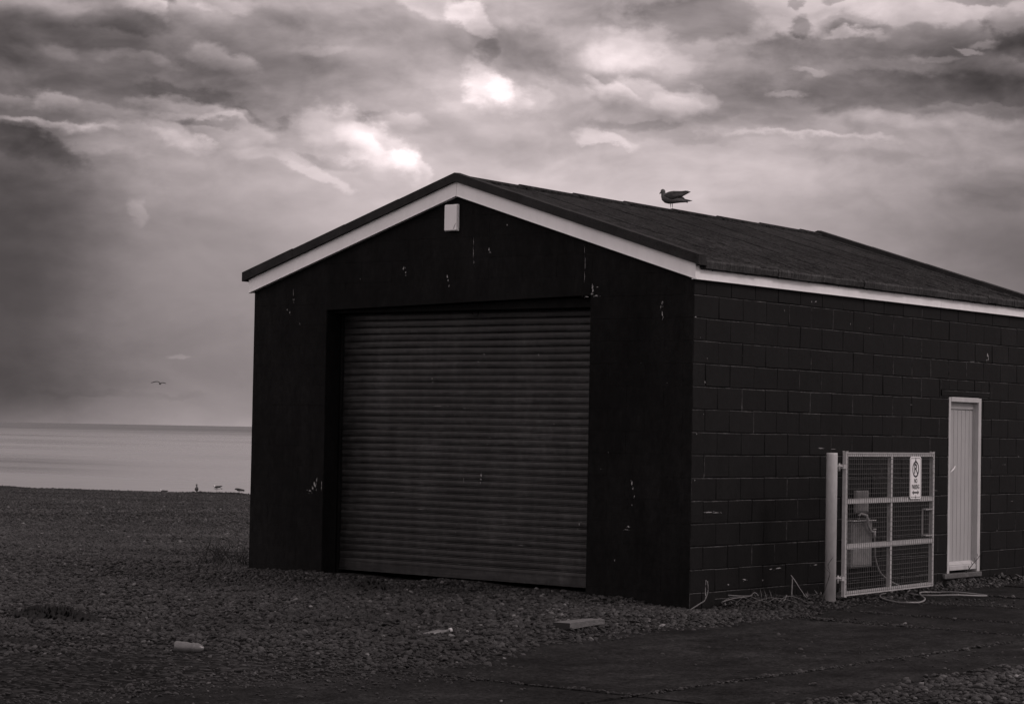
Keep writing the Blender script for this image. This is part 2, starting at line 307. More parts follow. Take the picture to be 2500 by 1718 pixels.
conc_m = mat('rough concrete', .07, .9, bump=[(30, .5, .01, 6)], var=(10, .4, (1, 1, 1)))
dead_m = mat('dry stalk', .14, .8, var=(30, .35, (1, 1, 1)))
weed_m = mat('dark weed', .04, .6, var=(12, .6, (1, 1, 1)))
wood_m = mat('driftwood', .075, .85, bump=[(14, .5, .01, 6, (6, 1, 6))], var=[(10, .5, (8, .7, 8))])
darkend_m = mat('dark end grain', .01, .9)  # dark tone for one plank end and small dark details
box_m = mat('grey meter box paint', .13, .6, bump=(20, .15, .003, 5), var=[(5, .25, (1, 1, 1)), (40, .25, (1, 1, .3))])
hose_m = mat('grey plastic hose', .14, .4)
plastic_m = mat('cloudy plastic', .075, .35, var=(30, .2, (1, 1, 1)))
sign_m = mat('sign white', .62, .45)
ink_m = mat('sign black', .008, .5)

# ------------------------------------------------------------------ terrain
CX, CY = CAM[0], CAM[1]
edge_y = np.array([-40, -20, -9.8, -8.7, -7.5, -6.7, -5.8, -5.0, -4.0, -3.3, -2.65, -2.0, -1.6, -.8, 0, .7, 1.6, 2.4, 4, 6, 8, 14, 40.])
edge_x = np.array([1.1, 1.2, 1.38, 1.5, 1.65, 1.84, 1.92, 1.7, 1.45, 1.4, 1.22, 1.35, 1.4, 1.36, 1.22, 1.1, .98, .85, .62, .5, .45, .45, .45])
fx_ = np.array([-7.5, -6.02, -5.1, -4.84, -4.5, -4.26, -4.06, -3.75, -3.45, -3.14, -2.8, -2.48, -2.3, -2.0, -1.47, -1.2, -1.03, -.65, -.4, 0, .5, 1.5])
fz_ = np.array([.06, .075, .108, .108, .10, .085, .05, .05, .06, .105, .105, .08, .05, .06, .065, .05, .048, .028, -.006, -.025, .0, .01])
def terrain(x, y, fine=True):
    x = np.asarray(x, float); y = np.asarray(y, float)
    d = (x-CX)*FH[0] + (y-CY)*FH[1]; s = (x-CX)*Rt[0] + (y-CY)*Rt[1]
    # the beach falls away to its crest, then drops to the sea bed
    t = np.maximum(0, d-27); fall = -.0176*t
    crest = 105 + 1.5*np.sin(s*.11)
    base = np.where(d < crest, fall, -.0176*(crest-27) - (d-crest)*.11)
    base = np.maximum(base + np.where(d > 60, -.0106*(s+24)*np.clip((d-60)/45, 0, 1), 0), -12)
    far = np.clip((d-45)/50, 0, 1)
    base = base + far*(.07*fbm(s*.35, d*.12, 3, 5) + .035*fbm(s*1.3, d*.8, 3, 9)) 
    base = base + far*.085*np.exp(-((s+12.7)/.75)**2 - ((d-104)/2.5)**2) + far*.05*np.exp(-((s+14.0)/.5)**2 - ((d-104)/2)**2) + far*.07*np.exp(-((s+23.2)/1.0)**2 - ((d-104)/3)**2)
    near = np.clip(1-(d-30)/15, 0, 1)
    e = np.interp(y, edge_y, edge_x) + .10*fbm(y*1.3, y*0+3.3, 4, 2)*1.6
    inl = e - x                                     # inside the left shingle
    er = 4.82 + .14*fbm(y*.8, y*0+7.7, 4, 4)*2 + .0*y
    inr = x - er
    prof = lambda q: np.clip(.004 + q*.07, -.07, .045)
    sh = np.maximum(prof(inl), prof(inr))
    mound = (np.interp(x, fx_, fz_) - .045)*np.exp(-(np.minimum(y, 0)/.9)**2 - (np.maximum(y, 0)/.6)**2)*(x < 1.1)*np.clip((1.2-x)/.9, 0, 1)
    side = np.where((x > -.1) & (x < .7) & (y > 0) & (y < 8), -.012*np.exp(-(x/.4)**2), 0)
    rough = .026*fbm(x*1.5, y*1.5, 4, 11)*2*np.clip(np.maximum(inl, inr)*2, 0, 1) + .05*fbm(x*.33, y*.33, 2, 21)*np.clip(inl*.4-.4, 0, 1)
    z = base + near*(sh + mound + side + rough) + (1-near)*.04
    hole = -.05*np.exp(-((x+2.76)/.5)**2-((y+5.6)/.28)**2) - .03*np.exp(-((x+1.1)/.4)**2-((y+7.3)/.2)**2)
    return z + hole*near
def tz(x, y): return float(terrain(np.array([x]), np.array([y]))[0])
def axis(lims):
    out = [lims[0][0]]
    for a, b, st in lims:
        n = max(1, int(round((b-a)/st))); out += list(np.linspace(a, b, n+1)[1:])
    return np.array(out)
dd = axis([(-200, -20, 30), (-20, 8, 4), (8, 13, .5), (13, 32, .1), (32, 45, .25), (45, 96, .8), (96, 110, .22), (110, 140, 2), (140, 600, 60), (600, 40000, 8000)])
ss = axis([(-30000, -2000, 9000), (-2000, -80, 300), (-80, -32, 4), (-32, -12, .3), (-12, 10, .1), (10, 30, .6), (30, 80, 6), (80, 2000, 300), (2000, 30000, 9000)])
SG, DG = np.meshgrid(ss, dd)
X = CX + Rt[0]*SG + FH[0]*DG; Y = CY + Rt[1]*SG + FH[1]*DG; Z = terrain(X, Y)
def grid_mesh(name, X, Y, Z, m, smooth=True):
    ny, nx = X.shape; me = bpy.data.meshes.new(name)
    v = np.stack([X, Y, Z], -1).reshape(-1, 3); i = np.arange(ny*nx).reshape(ny, nx)
    f = np.stack([i[:-1, :-1], i[:-1, 1:], i[1:, 1:], i[1:, :-1]], -1).reshape(-1, 4)
    me.vertices.add(len(v)); me.vertices.foreach_set('co', v.ravel())
    me.loops.add(f.size); me.loops.foreach_set('vertex_index', f.ravel())
    me.polygons.add(len(f)); me.polygons.foreach_set('loop_start', np.arange(0, f.size, 4)); me.polygons.foreach_set('loop_total', np.full(len(f), 4))
    me.update(); me.polygons.foreach_set('use_smooth', [smooth]*len(f)); me.materials.append(m)
    o = bpy.data.objects.new(name, me); COL.objects.link(o); return o
def ground_extra(t, b, tcn):
    # small stones: voronoi cells give each stone its own tone and relief
    vo = t.nodes.new('ShaderNodeTexVoronoi'); vo.inputs['Scale'].default_value = 24; vo.inputs['Randomness'].default_value = 1
    nzz = t.nodes.new('ShaderNodeTexNoise'); nzz.inputs['Scale'].default_value = 8; t.links.new(tcn.outputs['Object'], nzz.inputs[0])
    ad = t.nodes.new('ShaderNodeVectorMath'); ad.operation = 'MULTIPLY_ADD'; t.links.new(nzz.outputs['Color'], ad.inputs[0]); ad.inputs[1].default_value = (.05, .05, 0); t.links.new(tcn.outputs['Object'], ad.inputs[2])
    t.links.new(ad.outputs[0], vo.inputs[0])
    sx = t.nodes.new('ShaderNodeSeparateColor'); t.links.new(vo.outputs['Color'], sx.inputs[0])
    pw = t.nodes.new('ShaderNodeMath'); pw.operation = 'POWER'; t.links.new(sx.outputs[0], pw.inputs[0]); pw.inputs[1].default_value = 2.2
    big = t.nodes.new('ShaderNodeTexNoise'); big.inputs['Scale'].default_value = .6; big.inputs['Detail'].default_value = 8; big.inputs['Roughness'].default_value = .7; t.links.new(tcn.outputs['Object'], big.inputs[0])
    mr = t.nodes.new('ShaderNodeMapRange'); t.links.new(big.outputs['Fac'], mr.inputs[0]); mr.inputs[1].default_value = .3; mr.inputs[2].default_value = .7; mr.inputs[3].default_value = .6; mr.inputs[4].default_value = 1.4
    ma = t.nodes.new('ShaderNodeMath'); ma.operation = 'MULTIPLY_ADD'; t.links.new(pw.outputs[0], ma.inputs[0]); ma.inputs[1].default_value = .034; ma.inputs[2].default_value = .007
    mu = t.nodes.new('ShaderNodeMath'); mu.operation = 'MULTIPLY'; t.links.new(ma.outputs[0], mu.inputs[0]); t.links.new(mr.outputs[0], mu.inputs[1])
    cc = t.nodes.new('ShaderNodeCombineXYZ'); [t.links.new(mu.outputs[0], cc.inputs[k]) for k in range(3)]
    t.links.new(cc.outputs[0], b.inputs['Base Color'])
    bp = t.nodes.new('ShaderNodeBump'); bp.inputs['Strength'].default_value = .9; bp.inputs['Distance'].default_value = .03; bp.invert = True
    t.links.new(vo.outputs['Distance'], bp.inputs['Height']); t.links.new(bp.outputs[0], b.inputs['Normal'])
beach_m = mat('beach shingle', .03, .9, spec=.03, extra=ground_extra)
ground = grid_mesh('ground', X, Y, Z, beach_m); tag(ground, 'dark shingle beach and ground around the block garage', None, None, 'structure')

# sea
def sea_extra(t, b, tcn):
    b.inputs['IOR'].default_value = 1.33
    def bn(scale, st, strength, dist, prev):
        mp = t.nodes.new('ShaderNodeMapping'); t.links.new(tcn.outputs['Object'], mp.inputs[0]); mp.inputs['Scale'].default_value = st; mp.inputs['Rotation'].default_value = (0, 0, -YAW)
        mp2 = t.nodes.new('ShaderNodeTexNoise'); mp2.inputs['Scale'].default_value = scale; mp2.inputs['Detail'].default_value = 7; mp2.inputs['Roughness'].default_value = .6
        t.links.new(mp.outputs[0], mp2.inputs[0]); bp = t.nodes.new('ShaderNodeBump'); bp.inputs['Strength'].default_value = strength; bp.inputs['Distance'].default_value = dist
        t.links.new(mp2.outputs['Fac'], bp.inputs['Height'])
        if prev: t.links.new(prev, bp.inputs['Normal'])
        return bp.outputs[0]
    p = bn(.22, (.25, 1, 1), .5, .5, None); p = bn(1.2, (.4, 1, 1), .5, .12, p); t.links.new(p, b.inputs['Normal'])
    # wind lanes: rougher bands across the water
    mp = t.nodes.new('ShaderNodeMapping'); t.links.new(tcn.outputs['Object'], mp.inputs[0]); mp.inputs['Rotation'].default_value = (0, 0, -YAW); mp.inputs['Scale'].default_value = (.12, 1, 1)
    n = t.nodes.new('ShaderNodeTexNoise'); n.inputs['Scale'].default_value = .012; n.inputs['Detail'].default_value = 7; n.inputs['Roughness'].default_value = .65; t.links.new(mp.outputs[0], n.inputs[0])
    mr = t.nodes.new('ShaderNodeMapRange'); t.links.new(n.outputs['Fac'], mr.inputs[0]); mr.inputs[1].default_value = .35; mr.inputs[2].default_value = .65; mr.inputs[3].default_value = .12; mr.inputs[4].default_value = .42
    t.links.new(mr.outputs[0], b.inputs['Roughness'])
    dp = t.nodes.new('ShaderNodeVectorMath'); dp.operation = 'DOT_PRODUCT'; dp.inputs[1].default_value = tuple(FH); t.links.new(tcn.outputs['Object'], dp.inputs[0])
    n3 = t.nodes.new('ShaderNodeMath'); n3.operation = 'MULTIPLY_ADD'; t.links.new(n.outputs['Fac'], n3.inputs[0]); n3.inputs[1].default_value = 900; t.links.new(dp.outputs['Value'], n3.inputs[2])
    m3 = t.nodes.new('ShaderNodeMapRange'); t.links.new(n3.outputs[0], m3.inputs[0]); m3.inputs[1].default_value = 1000; m3.inputs[2].default_value = 2300; m3.inputs[3].default_value = .75; m3.inputs[4].default_value = .4
    t.links.new(m3.outputs[0], b.inputs['Specular IOR Level'])
    m4 = t.nodes.new('ShaderNodeMapRange'); t.links.new(n3.outputs[0], m4.inputs[0]); m4.inputs[1].default_value = 1000; m4.inputs[2].default_value = 2300; m4.inputs[3].default_value = 0; m4.inputs[4].default_value = .2
    a4 = t.nodes.new('ShaderNodeMath'); a4.operation = 'ADD'; t.links.new(mr.outputs[0], a4.inputs[0]); t.links.new(m4.outputs[0], a4.inputs[1]); t.links.new(a4.outputs[0], b.inputs['Roughness'])
    m5 = t.nodes.new('ShaderNodeMapRange'); t.links.new(n3.outputs[0], m5.inputs[0]); m5.inputs[1].default_value = 1000; m5.inputs[2].default_value = 2300; m5.inputs[3].default_value = .20; m5.inputs[4].default_value = .09
    c5 = t.nodes.new('ShaderNodeCombineXYZ'); [t.links.new(m5.outputs[0], c5.inputs[k]) for k in range(3)]; t.links.new(c5.outputs[0], b.inputs['Base Color'])     # a ruffled darker belt of water offshore
sea_m = mat('sea water', .16, .25, spec=.5, extra=sea_extra)
mb = MB(); pp = []
for s_, d_ in [(-40000, 112), (40000, 112), (40000, 30000), (-40000, 30000)]: pp.append((CX+Rt[0]*s_+FH[0]*d_, CY+Rt[1]*s_+FH[1]*d_, -3.0))
mb.add(pp, [(0, 1, 2, 3)]); sea = mb.build('water', sea_m, fix=False); tag(sea, 'calm grey sea beyond the shingle bank', None, None, 'structure')

# pavement: concrete slabs with open joints
xs = sorted(set(list(np.round(np.arange(.35, 5.35, .05), 3)) + [3.855, 3.868, 3.872, 3.888, 3.892, 3.905]))
jy = [-11.2, -6.5, -.28, .92, 2.55, 4.08, 5.7, 8.2]
ys = sorted(set([round(v, 3) for v in np.arange(-14, 12, .06)] + [round(j+o, 3) for j in jy for o in (-.03, -.016, -.012, .012, .016, .03)]))
xs = np.array([.0+x for x in xs]); ys = np.array(ys)
ys = np.concatenate([[-45, -30, -20], ys, [16, 25]])
PX, PY = np.meshgrid(xs, ys)
wob = .03*fbm(PX*.8, PY*.8, 3, 31); ci = (PX > 3.88).astype(int); ri = np.searchsorted(jy, PY)
hs = ((ri*7+ci*3) % 5 - 2)*.0022
PZ = .006 + hs + .008*fbm(PX*1.1, PY*1.1, 3, 33) 
gx_ = np.abs(PX-3.88) < .0125; gy_ = (np.min(np.abs(PY[..., None]-np.array(jy)), -1) < .0125) | ((PY > -.6) & (np.min(np.abs(PY[..., None]-np.array(jy)), -1) < .04))
PZ = np.where(gx_ | gy_, PZ-.03, PZ)
PX = PX + .05*fbm(PY*.9, PY*0+.5, 4, 35)*(np.abs(PX-3.88) < 1.2); PY2 = PY + .10*fbm(PX*1.2, PX*0+2.5, 4, 36)
slab_m = mat('dark worn concrete', .0155, .9, bump=[(3, .4, .02, 6), (30, .9, .010, 7), (120, .8, .004, 4)], var=[(.7, .5, (1, 1, 1)), (3, .5, (1, .6, 1)), (18, .6, (1, 1, 1)), (55, .9, (1, 1, 1))], spec=.04)
pave = grid_mesh('pavement', PX, PY2, PZ, slab_m, False); tag(pave, 'dark concrete slabs beside the garage', None, None, 'structure')

# pebbles: thousands of loose stones, one instanced mass
def stone_group(name, mats_):
    g = bpy.data.node_groups.new(name, 'GeometryNodeTree')
    g.interface.new_socket('Geometry', in_out='INPUT', socket_type='NodeSocketGeometry'); g.interface.new_socket('Geometry', in_out='OUTPUT', socket_type='NodeSocketGeometry')
    n = g.nodes; gi = n.new('NodeGroupInput'); go = n.new('NodeGroupOutput'); jn = n.new('GeometryNodeJoinGeometry')
    for k in range(5):
        ic = n.new('GeometryNodeMeshIcoSphere'); ic.inputs['Subdivisions'].default_value = 2; ic.inputs['Radius'].default_value = 1
        nz = n.new('ShaderNodeTexNoise'); nz.noise_dimensions = '4D'; nz.inputs['W'].default_value = k*3.7; nz.inputs['Scale'].default_value = .9; nz.inputs['Detail'].default_value = 2
        sb = n.new('ShaderNodeVectorMath'); sb.operation = 'SUBTRACT'; sb.inputs[1].default_value = (.5, .5, .5); g.links.new(nz.outputs['Color'], sb.inputs[0])
        sc = n.new('ShaderNodeVectorMath'); sc.operation = 'SCALE'; sc.inputs['Scale'].default_value = 1.3; g.links.new(sb.outputs[0], sc.inputs[0])
        sp = n.new('GeometryNodeSetPosition'); g.links.new(ic.outputs['Mesh'], sp.inputs['Geometry']); g.links.new(sc.outputs[0], sp.inputs['Offset'])
        tr = n.new('GeometryNodeTransform'); g.links.new(sp.outputs[0], tr.inputs['Geometry']); tr.inputs['Scale'].default_value = [(1, .75, .5), (1, .9, .6), (1, .6, .5), (1, .8, .4), (.9, .8, .7)][k]
        ssn = n.new('GeometryNodeSetShadeSmooth'); g.links.new(tr.outputs[0], ssn.inputs[0])
        sm_ = n.new('GeometryNodeSetMaterial'); sm_.inputs['Material'].default_value = mats_; g.links.new(ssn.outputs[0], sm_.inputs['Geometry'])
        ti = n.new('GeometryNodeGeometryToInstance'); g.links.new(sm_.outputs[0], ti.inputs[0]); g.links.new(ti.outputs[0], jn.inputs[0])
    ip = n.new('GeometryNodeInstanceOnPoints'); g.links.new(gi.outputs[0], ip.inputs['Points']); g.links.new(jn.outputs[0], ip.inputs['Instance']); ip.inputs['Pick Instance'].default_value = True
    for nm, ty, sock in (('pick', 'INT', 'Instance Index'), ('turn', 'FLOAT_VECTOR', 'Rotation'), ('size', 'FLOAT', 'Scale')):
        a = n.new('GeometryNodeInputNamedAttribute'); a.data_type = ty; a.inputs['Name'].default_value = nm; g.links.new(a.outputs[0], ip.inputs[sock])
    g.links.new(ip.outputs[0], go.inputs[0]); return g
pebble_m = mat('sea worn pebbles', 1.0, .5, spec=.2, bump=(2.5, .25, .4, 3), objrand=[(0, .007), (.35, .017), (.8, .031), (.97, .046), (.992, .075), (1.0, .17)])
SG_ = stone_group('stones', pebble_m)
def stones(name, x, y, z, size, seed):
    r = np.random.default_rng(seed); k = len(x); me = bpy.data.meshes.new(name); me.vertices.add(k)
    me.vertices.foreach_set('co', np.stack([x, y, z], -1).ravel())
    me.attributes.new('pick', 'INT', 'POINT').data.foreach_set('value', r.integers(0, 5, k).astype(np.int32))
    me.attributes.new('size', 'FLOAT', 'POINT').data.foreach_set('value', size.astype(np.float32))
    tn_ = np.stack([r.normal(0, .35, k), r.normal(0, .35, k), r.uniform(0, 6.28, k)], -1); me.attributes.new('turn', 'FLOAT_VECTOR', 'POINT').data.foreach_set('vector', tn_.astype(np.float32).ravel())
    o = bpy.data.objects.new(name, me); COL.objects.link(o); md = o.modifiers.new('stones', 'NODES'); md.node_group = SG_; return o
R_ = np.random.default_rng(3)
def scatter(n, d0, d1, power, sfun):
    d = d0 + (d1-d0)*R_.random(n)**power; s = (R_.random(n)*2-1)*sfun(d)
    return CX+Rt[0]*s+FH[0]*d, CY+Rt[1]*s+FH[1]*d, d, s
def in_shed(x, y, m=0.02): return (x < m) & (x > -6.02-m) & (y > -m) & (y < 7.55+m)
x, y, d, s = scatter(330000, 13.2, 46, .72, lambda d: .25*d+1.6)
e = np.interp(y, edge_y, edge_x); inl = e-x; inr = x-4.82
hid = (x < -.1) & (x > -6) & (y > 0) & (y < 7.5)
patch = fbm(x*.9, y*.9, 4, 51); dirt = np.clip((x+1.2)/1.6, 0, 1)*np.clip((-6.2-y)/1.0, 0, 1)      # trodden ground, few stones
prob = np.clip(np.maximum(inl*3+.42, inr*3+.4) + patch*1.1, 0, 1)*(1-.78*dirt)
thr = (inl < -.6) & (inr < -.3)
prob = np.where(thr, .0, prob)*np.clip((46-d)/12, 0, 1); keep = (R_.random(len(x)) < prob) & ~hid & ~((y > 0) & (y < 7.6) & (x < .02) & (x > -6.05))
x, y, d, dirt = x[keep], y[keep], d[keep], dirt[keep]
size = np.exp(R_.normal(math.log(.017), .38, len(x))); size = np.clip(size*(1-.4*dirt), .006, .034)
z = np.maximum(terrain(x, y), np.where((x > np.interp(y, edge_y, edge_x)) & (x < 4.82), .006, -9)) + size*.22
o = stones('beach_pebbles', x, y, z, size, 1); tag(o, 'loose grey pebbles covering the shingle around the garage', 'pebbles', None, 'stuff')
x, y, d, s = scatter(190000, 30, 107, .8, lambda d: .25*d+3); keep = (s < 1) & (R_.random(len(s)) < np.clip((d-30)/14, 0, 1)) & ~((x < .1) & (x > -6.1) & (y > -.1) & (y < 7.7))
x, y, d = x[keep], y[keep], d[keep]; size = np.clip(np.exp(R_.normal(math.log(.023), .35, len(x))), .012, .055)
o = stones('far_shingle', x, y, terrain(x, y)+size*.15, size, 2); tag(o, 'coarse shingle stretching back to the crest of the bank', 'shingle', None, 'stuff')
# grit on the slabs and in their joints
gx1, gy1 = [], []
def grit(n, fx, fy, sp):
    t = R_.random(n); gx1.extend(np.interp(t, np.linspace(0, 1, len(fx)), fx)+R_.normal(0, sp, n)); gy1.extend(np.interp(t, np.linspace(0, 1, len(fy)), fy)+R_.normal(0, sp*.8, n))
grit(420, [3.88, 3.88], [-6.6, -1.0], .018); grit(150, [1.9, 4.5], [-.2, -.4], .05); grit(260, [1.2, 2.6], [-.1, -.3], .14); grit(160, [2.0, 3.9], [-6.55, -6.45], .02)
grit(120, [1.3, 3.4], [.9, .85], .06); grit(200, [1.0, 2.3], [2.4, 2.7], .10); grit(180, [.6, 1.6], [4.0, 4.1], .08); grit(260, [.8, 1.5], [1.0, 3.5], .16)
n = 3400; xx = R_.uniform(.8, 4.8, n); yy = R_.uniform(-12, 5, n); k = R_.random(n) < np.clip(.15+1.6*fbm(xx*.7, yy*.7, 3, 77)+.5*np.clip((-6-yy)/3, 0, 1), 0, 1); gx1.extend(xx[k]); gy1.extend(yy[k])
n = 5200; xx = R_.uniform(1.3, 2.9, n); yy = R_.uniform(-11.5, -5.6, n); k = R_.random(n) < np.clip(.9-(xx-np.interp(yy, edge_y, edge_x))*1.3 + fbm(xx*2, yy*2, 3, 78)*1.5, 0, 1); gx1.extend(xx[k]); gy1.extend(yy[k])
gx1 = np.array(gx1); gy1 = np.array(gy1); size = np.clip(np.exp(R_.normal(math.log(.009), .4, len(gx1))), .004, .024)
o = stones('scattered_grit', gx1, gy1, np.maximum(terrain(gx1, gy1), .006)+size*.3, size, 5); tag(o, 'small stones and grit strewn over the concrete slabs', 'grit', None, 'stuff')

# ------------------------------------------------------------------ the garage
SH = empty('block_garage', (-3.01, 3.76, 0), 'black painted concrete block garage with white fascias and a low gable roof', 'garage')
WX, LY = 6.02, 7.52; SLP = .3147
def ztop(x): return 4.30 - SLP*abs(x+3.01)
def clip(poly, a, b, c):   # keep a*u+b*v<=c
    out = []
    for i in range(len(poly)):
        p, q = poly[i], poly[(i+1) % len(poly)]; dp, dq = a*p[0]+b*p[1]-c, a*q[0]+b*q[1]-c
        if dp <= 0: out.append(p)
        if dp*dq < 0: t = dp/(dp-dq); out.append((p[0]+(q[0]-p[0])*t, p[1]+(q[1]-p[1])*t))
    return out
def block_wall(mb, org, ud, nd, umax, vtop, holes, ch, depth, off, gap, gable=None, seed=1, wear_light=True, jd=.0022):
    """blocks 450 x 225 laid in running bond; u along the wall, v up, proud of a mortar plane"""
    rr = random.Random(seed); org, ud, nd = Vector(org), Vector(ud), Vector(nd)
    rows = []; v = 3.0693-.225*16
    while v < vtop: rows.append(v); v += .225
    for ri, v0 in enumerate(rows):
        v1 = v0+.225; k = ri-16 + 1
        sh = 0 if (ri-15) % 2 == 0 else .225
        u = -off-sh
        while u < umax:
            a, b = max(0, u)+gap*(u > 0), min(umax, u+.45)-gap*(u+.45 < umax); u += .45
            if b-a < .02: continue
            pieces = [(a, v0+gap, b, v1-gap)]
            for (h0, g0, h1, g1) in holes:
                nx_ = []
                for (p0, q0, p1, q1) in pieces:
                    if p1 <= h0 or p0 >= h1 or q1 <= g0 or q0 >= g1: nx_.append((p0, q0, p1, q1)); continue
                    if p0 < h0: nx_.append((p0, q0, h0, q1))
                    if p1 > h1: nx_.append((h1, q0, p1, q1))
                    c0, c1 = max(p0, h0), min(p1, h1)
                    if q0 < g0: nx_.append((c0, q0, c1, g0))
                    if q1 > g1: nx_.append((c0, g1, c1, q1))
                pieces = nx_
            for (p0, q0, p1, q1) in pieces:
                if p1-p0 < .008 or q1-q0 < .008: continue
                poly = [(p0, q0), (p1, q0), (p1, q1), (p0, q1)]
                j = gap*.8 if not wear_light or gap < .001 else .0032
                poly = [(x_+rr.uniform(-j, j)*(0 < x_ < umax), y_+rr.uniform(-j, j)) for x_, y_ in poly]
                if gable:
                    for (A, B, C_) in gable: poly = clip(poly, A, B, C_)
                    if len(poly) < 3: continue
                cx = sum(p[0] for p in poly)/len(poly); cy = sum(p[1] for p in poly)/len(poly)
                dp = depth + rr.uniform(-jd, jd)
                w_, h_ = max(p[0] for p in poly)-min(p[0] for p in poly), max(p[1] for p in poly)-min(p[1] for p in poly)
                fx, fy = max(0, 1-2*ch/max(w_, .001)), max(0, 1-2*ch/max(h_, .001))
                tx, ty = rr.uniform(-jd, jd)*.8, rr.uniform(-jd, jd)
                k_ = len(poly)
                back = [org + ud*x_ + Vector((0, 0, y_)) for x_, y_ in poly]
                mid = [org + ud*x_ + Vector((0, 0, y_)) + nd*(dp-ch*.7) for x_, y_ in poly]
                fr = [org + ud*(cx+(x_-cx)*fx) + Vector((0, 0, cy+(y_-cy)*fy)) + nd*(dp + tx*(x_-cx)/.2 + ty*(y_-cy)/.1) for x_, y_ in poly]
                mb.add(back+mid+fr, [tuple(2*k_+i for i in range(k_))] + [(i, (i+1) % k_, k_+(i+1) % k_, k_+i) for i in range(k_)] + [(k_+i, k_+(i+1) % k_, 2*k_+(i+1) % k_, 2*k_+i) for i in range(k_)])
                if k_ == 4 and wear_light: mb.m[-2] = 2; mb.m[-1] = 2 if rr.random() < .25 else 0  # upper chamfers take the pale tone, painting in sky light along each course
def splat(mb, org, ud, nd, u, v, w, h, m=1, n=7, seed=0, off=.0012):
    rr = random.Random(seed*97+int(u*1000)); org, ud, nd = Vector(org), Vector(ud), Vector(nd)
    if w+h > .012 and off == .0012:
        for k in range(rr.randint(1, 4)): splat(mb, org, ud, nd, u+rr.uniform(-1.8, 1.8)*w, v+rr.uniform(-1.9, 1.3)*h, w*rr.uniform(.1, .35), h*rr.uniform(.1, .4), m, 6, seed+k*13+1, .0010)
    n = rr.randint(9, 15); lean_ = rr.uniform(-.5, .5)*w
    ps = [(u+math.cos(t*2*math.pi/n)*w*rr.uniform(.2, .95)+lean_*math.sin(t*2*math.pi/n), v+math.sin(t*2*math.pi/n)*h*rr.uniform(.25, 1)) for t in range(n)]
    f = [org+ud*a+Vector((0, 0, b))+nd*off for a, b in ps]; g = [org+ud*a+Vector((0, 0, b)) for a, b in ps]
    mb.add(f+g, [tuple(range(n))]+[(i, (i+1) % n, n+(i+1) % n, n+i) for i in range(n)], m)
OX0, OX1, SHY = -4.893, -1.2536, .30
# front (gable) wall
mb = MB(); T = .006
def core(mb, x0, x1, y0, y1, z0, n=1):
    xs_ = [x0] + ([-3.01] if x0 < -3.01 < x1 else []) + [x1]; lo = [(x, y0, z0) for x in xs_]; hi = [(x, y0, ztop(x)) for x in xs_]
    mb.prism(lo+hi[::-1], (0, y1-y0, 0))
core(mb, -WX+T, OX0+.004, T, .22, -.6); core(mb, OX1-.004, -T, T, .22, -.6)
mb.prism([(OX0+.004, T, 3.10), (OX1-.004, T, 3.10), (OX1-.004, T, ztop(OX1)), (-3.01, T, ztop(-3.01)), (OX0+.004, T, ztop(OX0))], (0, .214, 0))
gab = [(SLP, 1, 4.30+SLP*3.01), (-SLP, 1, 4.30-SLP*3.01)]
block_wall(mb, (-WX, T, 0), (1, 0, 0), (0, -1, 0), WX, 4.4, [(OX0+WX, -1, OX1+WX, 3.105)], .0014, T, .17, .0003, gable=gab, seed=5, jd=.0006)
FO, FU, FN = (0, 0, 0), (1, 0, 0), (0, -1, 0)
ff = [(-3.775, 3.438, .016, .03), (-3.74, 3.39, .012, .022), (-3.154, 3.331, .012, .028), (-3.14, 3.29, .009, .016), (-3.128, 3.215, .010, .035), (-2.802, 3.69, .004, .05), (-2.80, 3.56, .004, .07), (-2.79, 3.47, .007, .02), (-2.588, 3.60, .014, .03), (-2.57, 3.57, .018, .008),
      (-1.229, 3.16, .02, .06), (-1.24, 3.10, .035, .014), (-1.19, 3.08, .04, .012), (-1.3, 3.075, .04, .008), (-1.17, 3.17, .016, .008), (-.373, 3.0, .012, .03), (-.39, 2.95, .010, .016), (-.371, 2.885, .009, .04), (-.36, 2.85, .006, .012),
      (-5.41, 3.2, .005, .07), (-5.40, 3.13, .005, .02), (-5.5, 3.02, .012, .012), (-5.46, 2.99, .012, .02), (-5.02, 1.06, .025, .05), (-5.05, 1.02, .018, .022), (-5.09, .99, .03, .018), (-4.99, 1.11, .012, .03), (-4.915, 1.07, .005, .05), (-4.915, 1.03, .008, .02),
      (-.703, 1.20, .016, .03), (-.69, 1.15, .012, .02), (-.671, 1.07, .008, .02), (-.70, .98, .005, .01), (-.734, .765, .022, .012), (-.76, .735, .03, .007), (-1.0, 1.5, .005, .006), (-1.09, 1.33, .005, .005), (-2.35, 3.85, .014, .01), (-5.3, 2.86, .004, .02), (-.9, .42, .005, .012), (-3.0, 3.2, .05, .004), (-4.4, 3.34, .004, .01),
      (-1.33, 3.42, .0035, .09), (-1.335, 3.28, .003, .08), (-1.34, 3.55, .003, .05), (-.62, 2.4, .003, .004), (-.3, 2.2, .004, .004)]
for i, (u, v, w, h) in enumerate(ff): splat(mb, FO, FU, FN, u, v, w*.85, h*.85, 1, 9, i)
mb.build('front_wall', [black_front, chip, black_front], SH)
mb = MB(); mb.hexa([(OX0, -.0035, 3.005), (OX1, -.0035, 3.09), (OX1, .24, 3.09), (OX0, .24, 3.005), (OX0, -.0035, 3.22), (OX1, -.0035, 3.22), (OX1, .24, 3.22), (OX0, .24, 3.22)]); mb.build('door_lintel', black_front, SH)
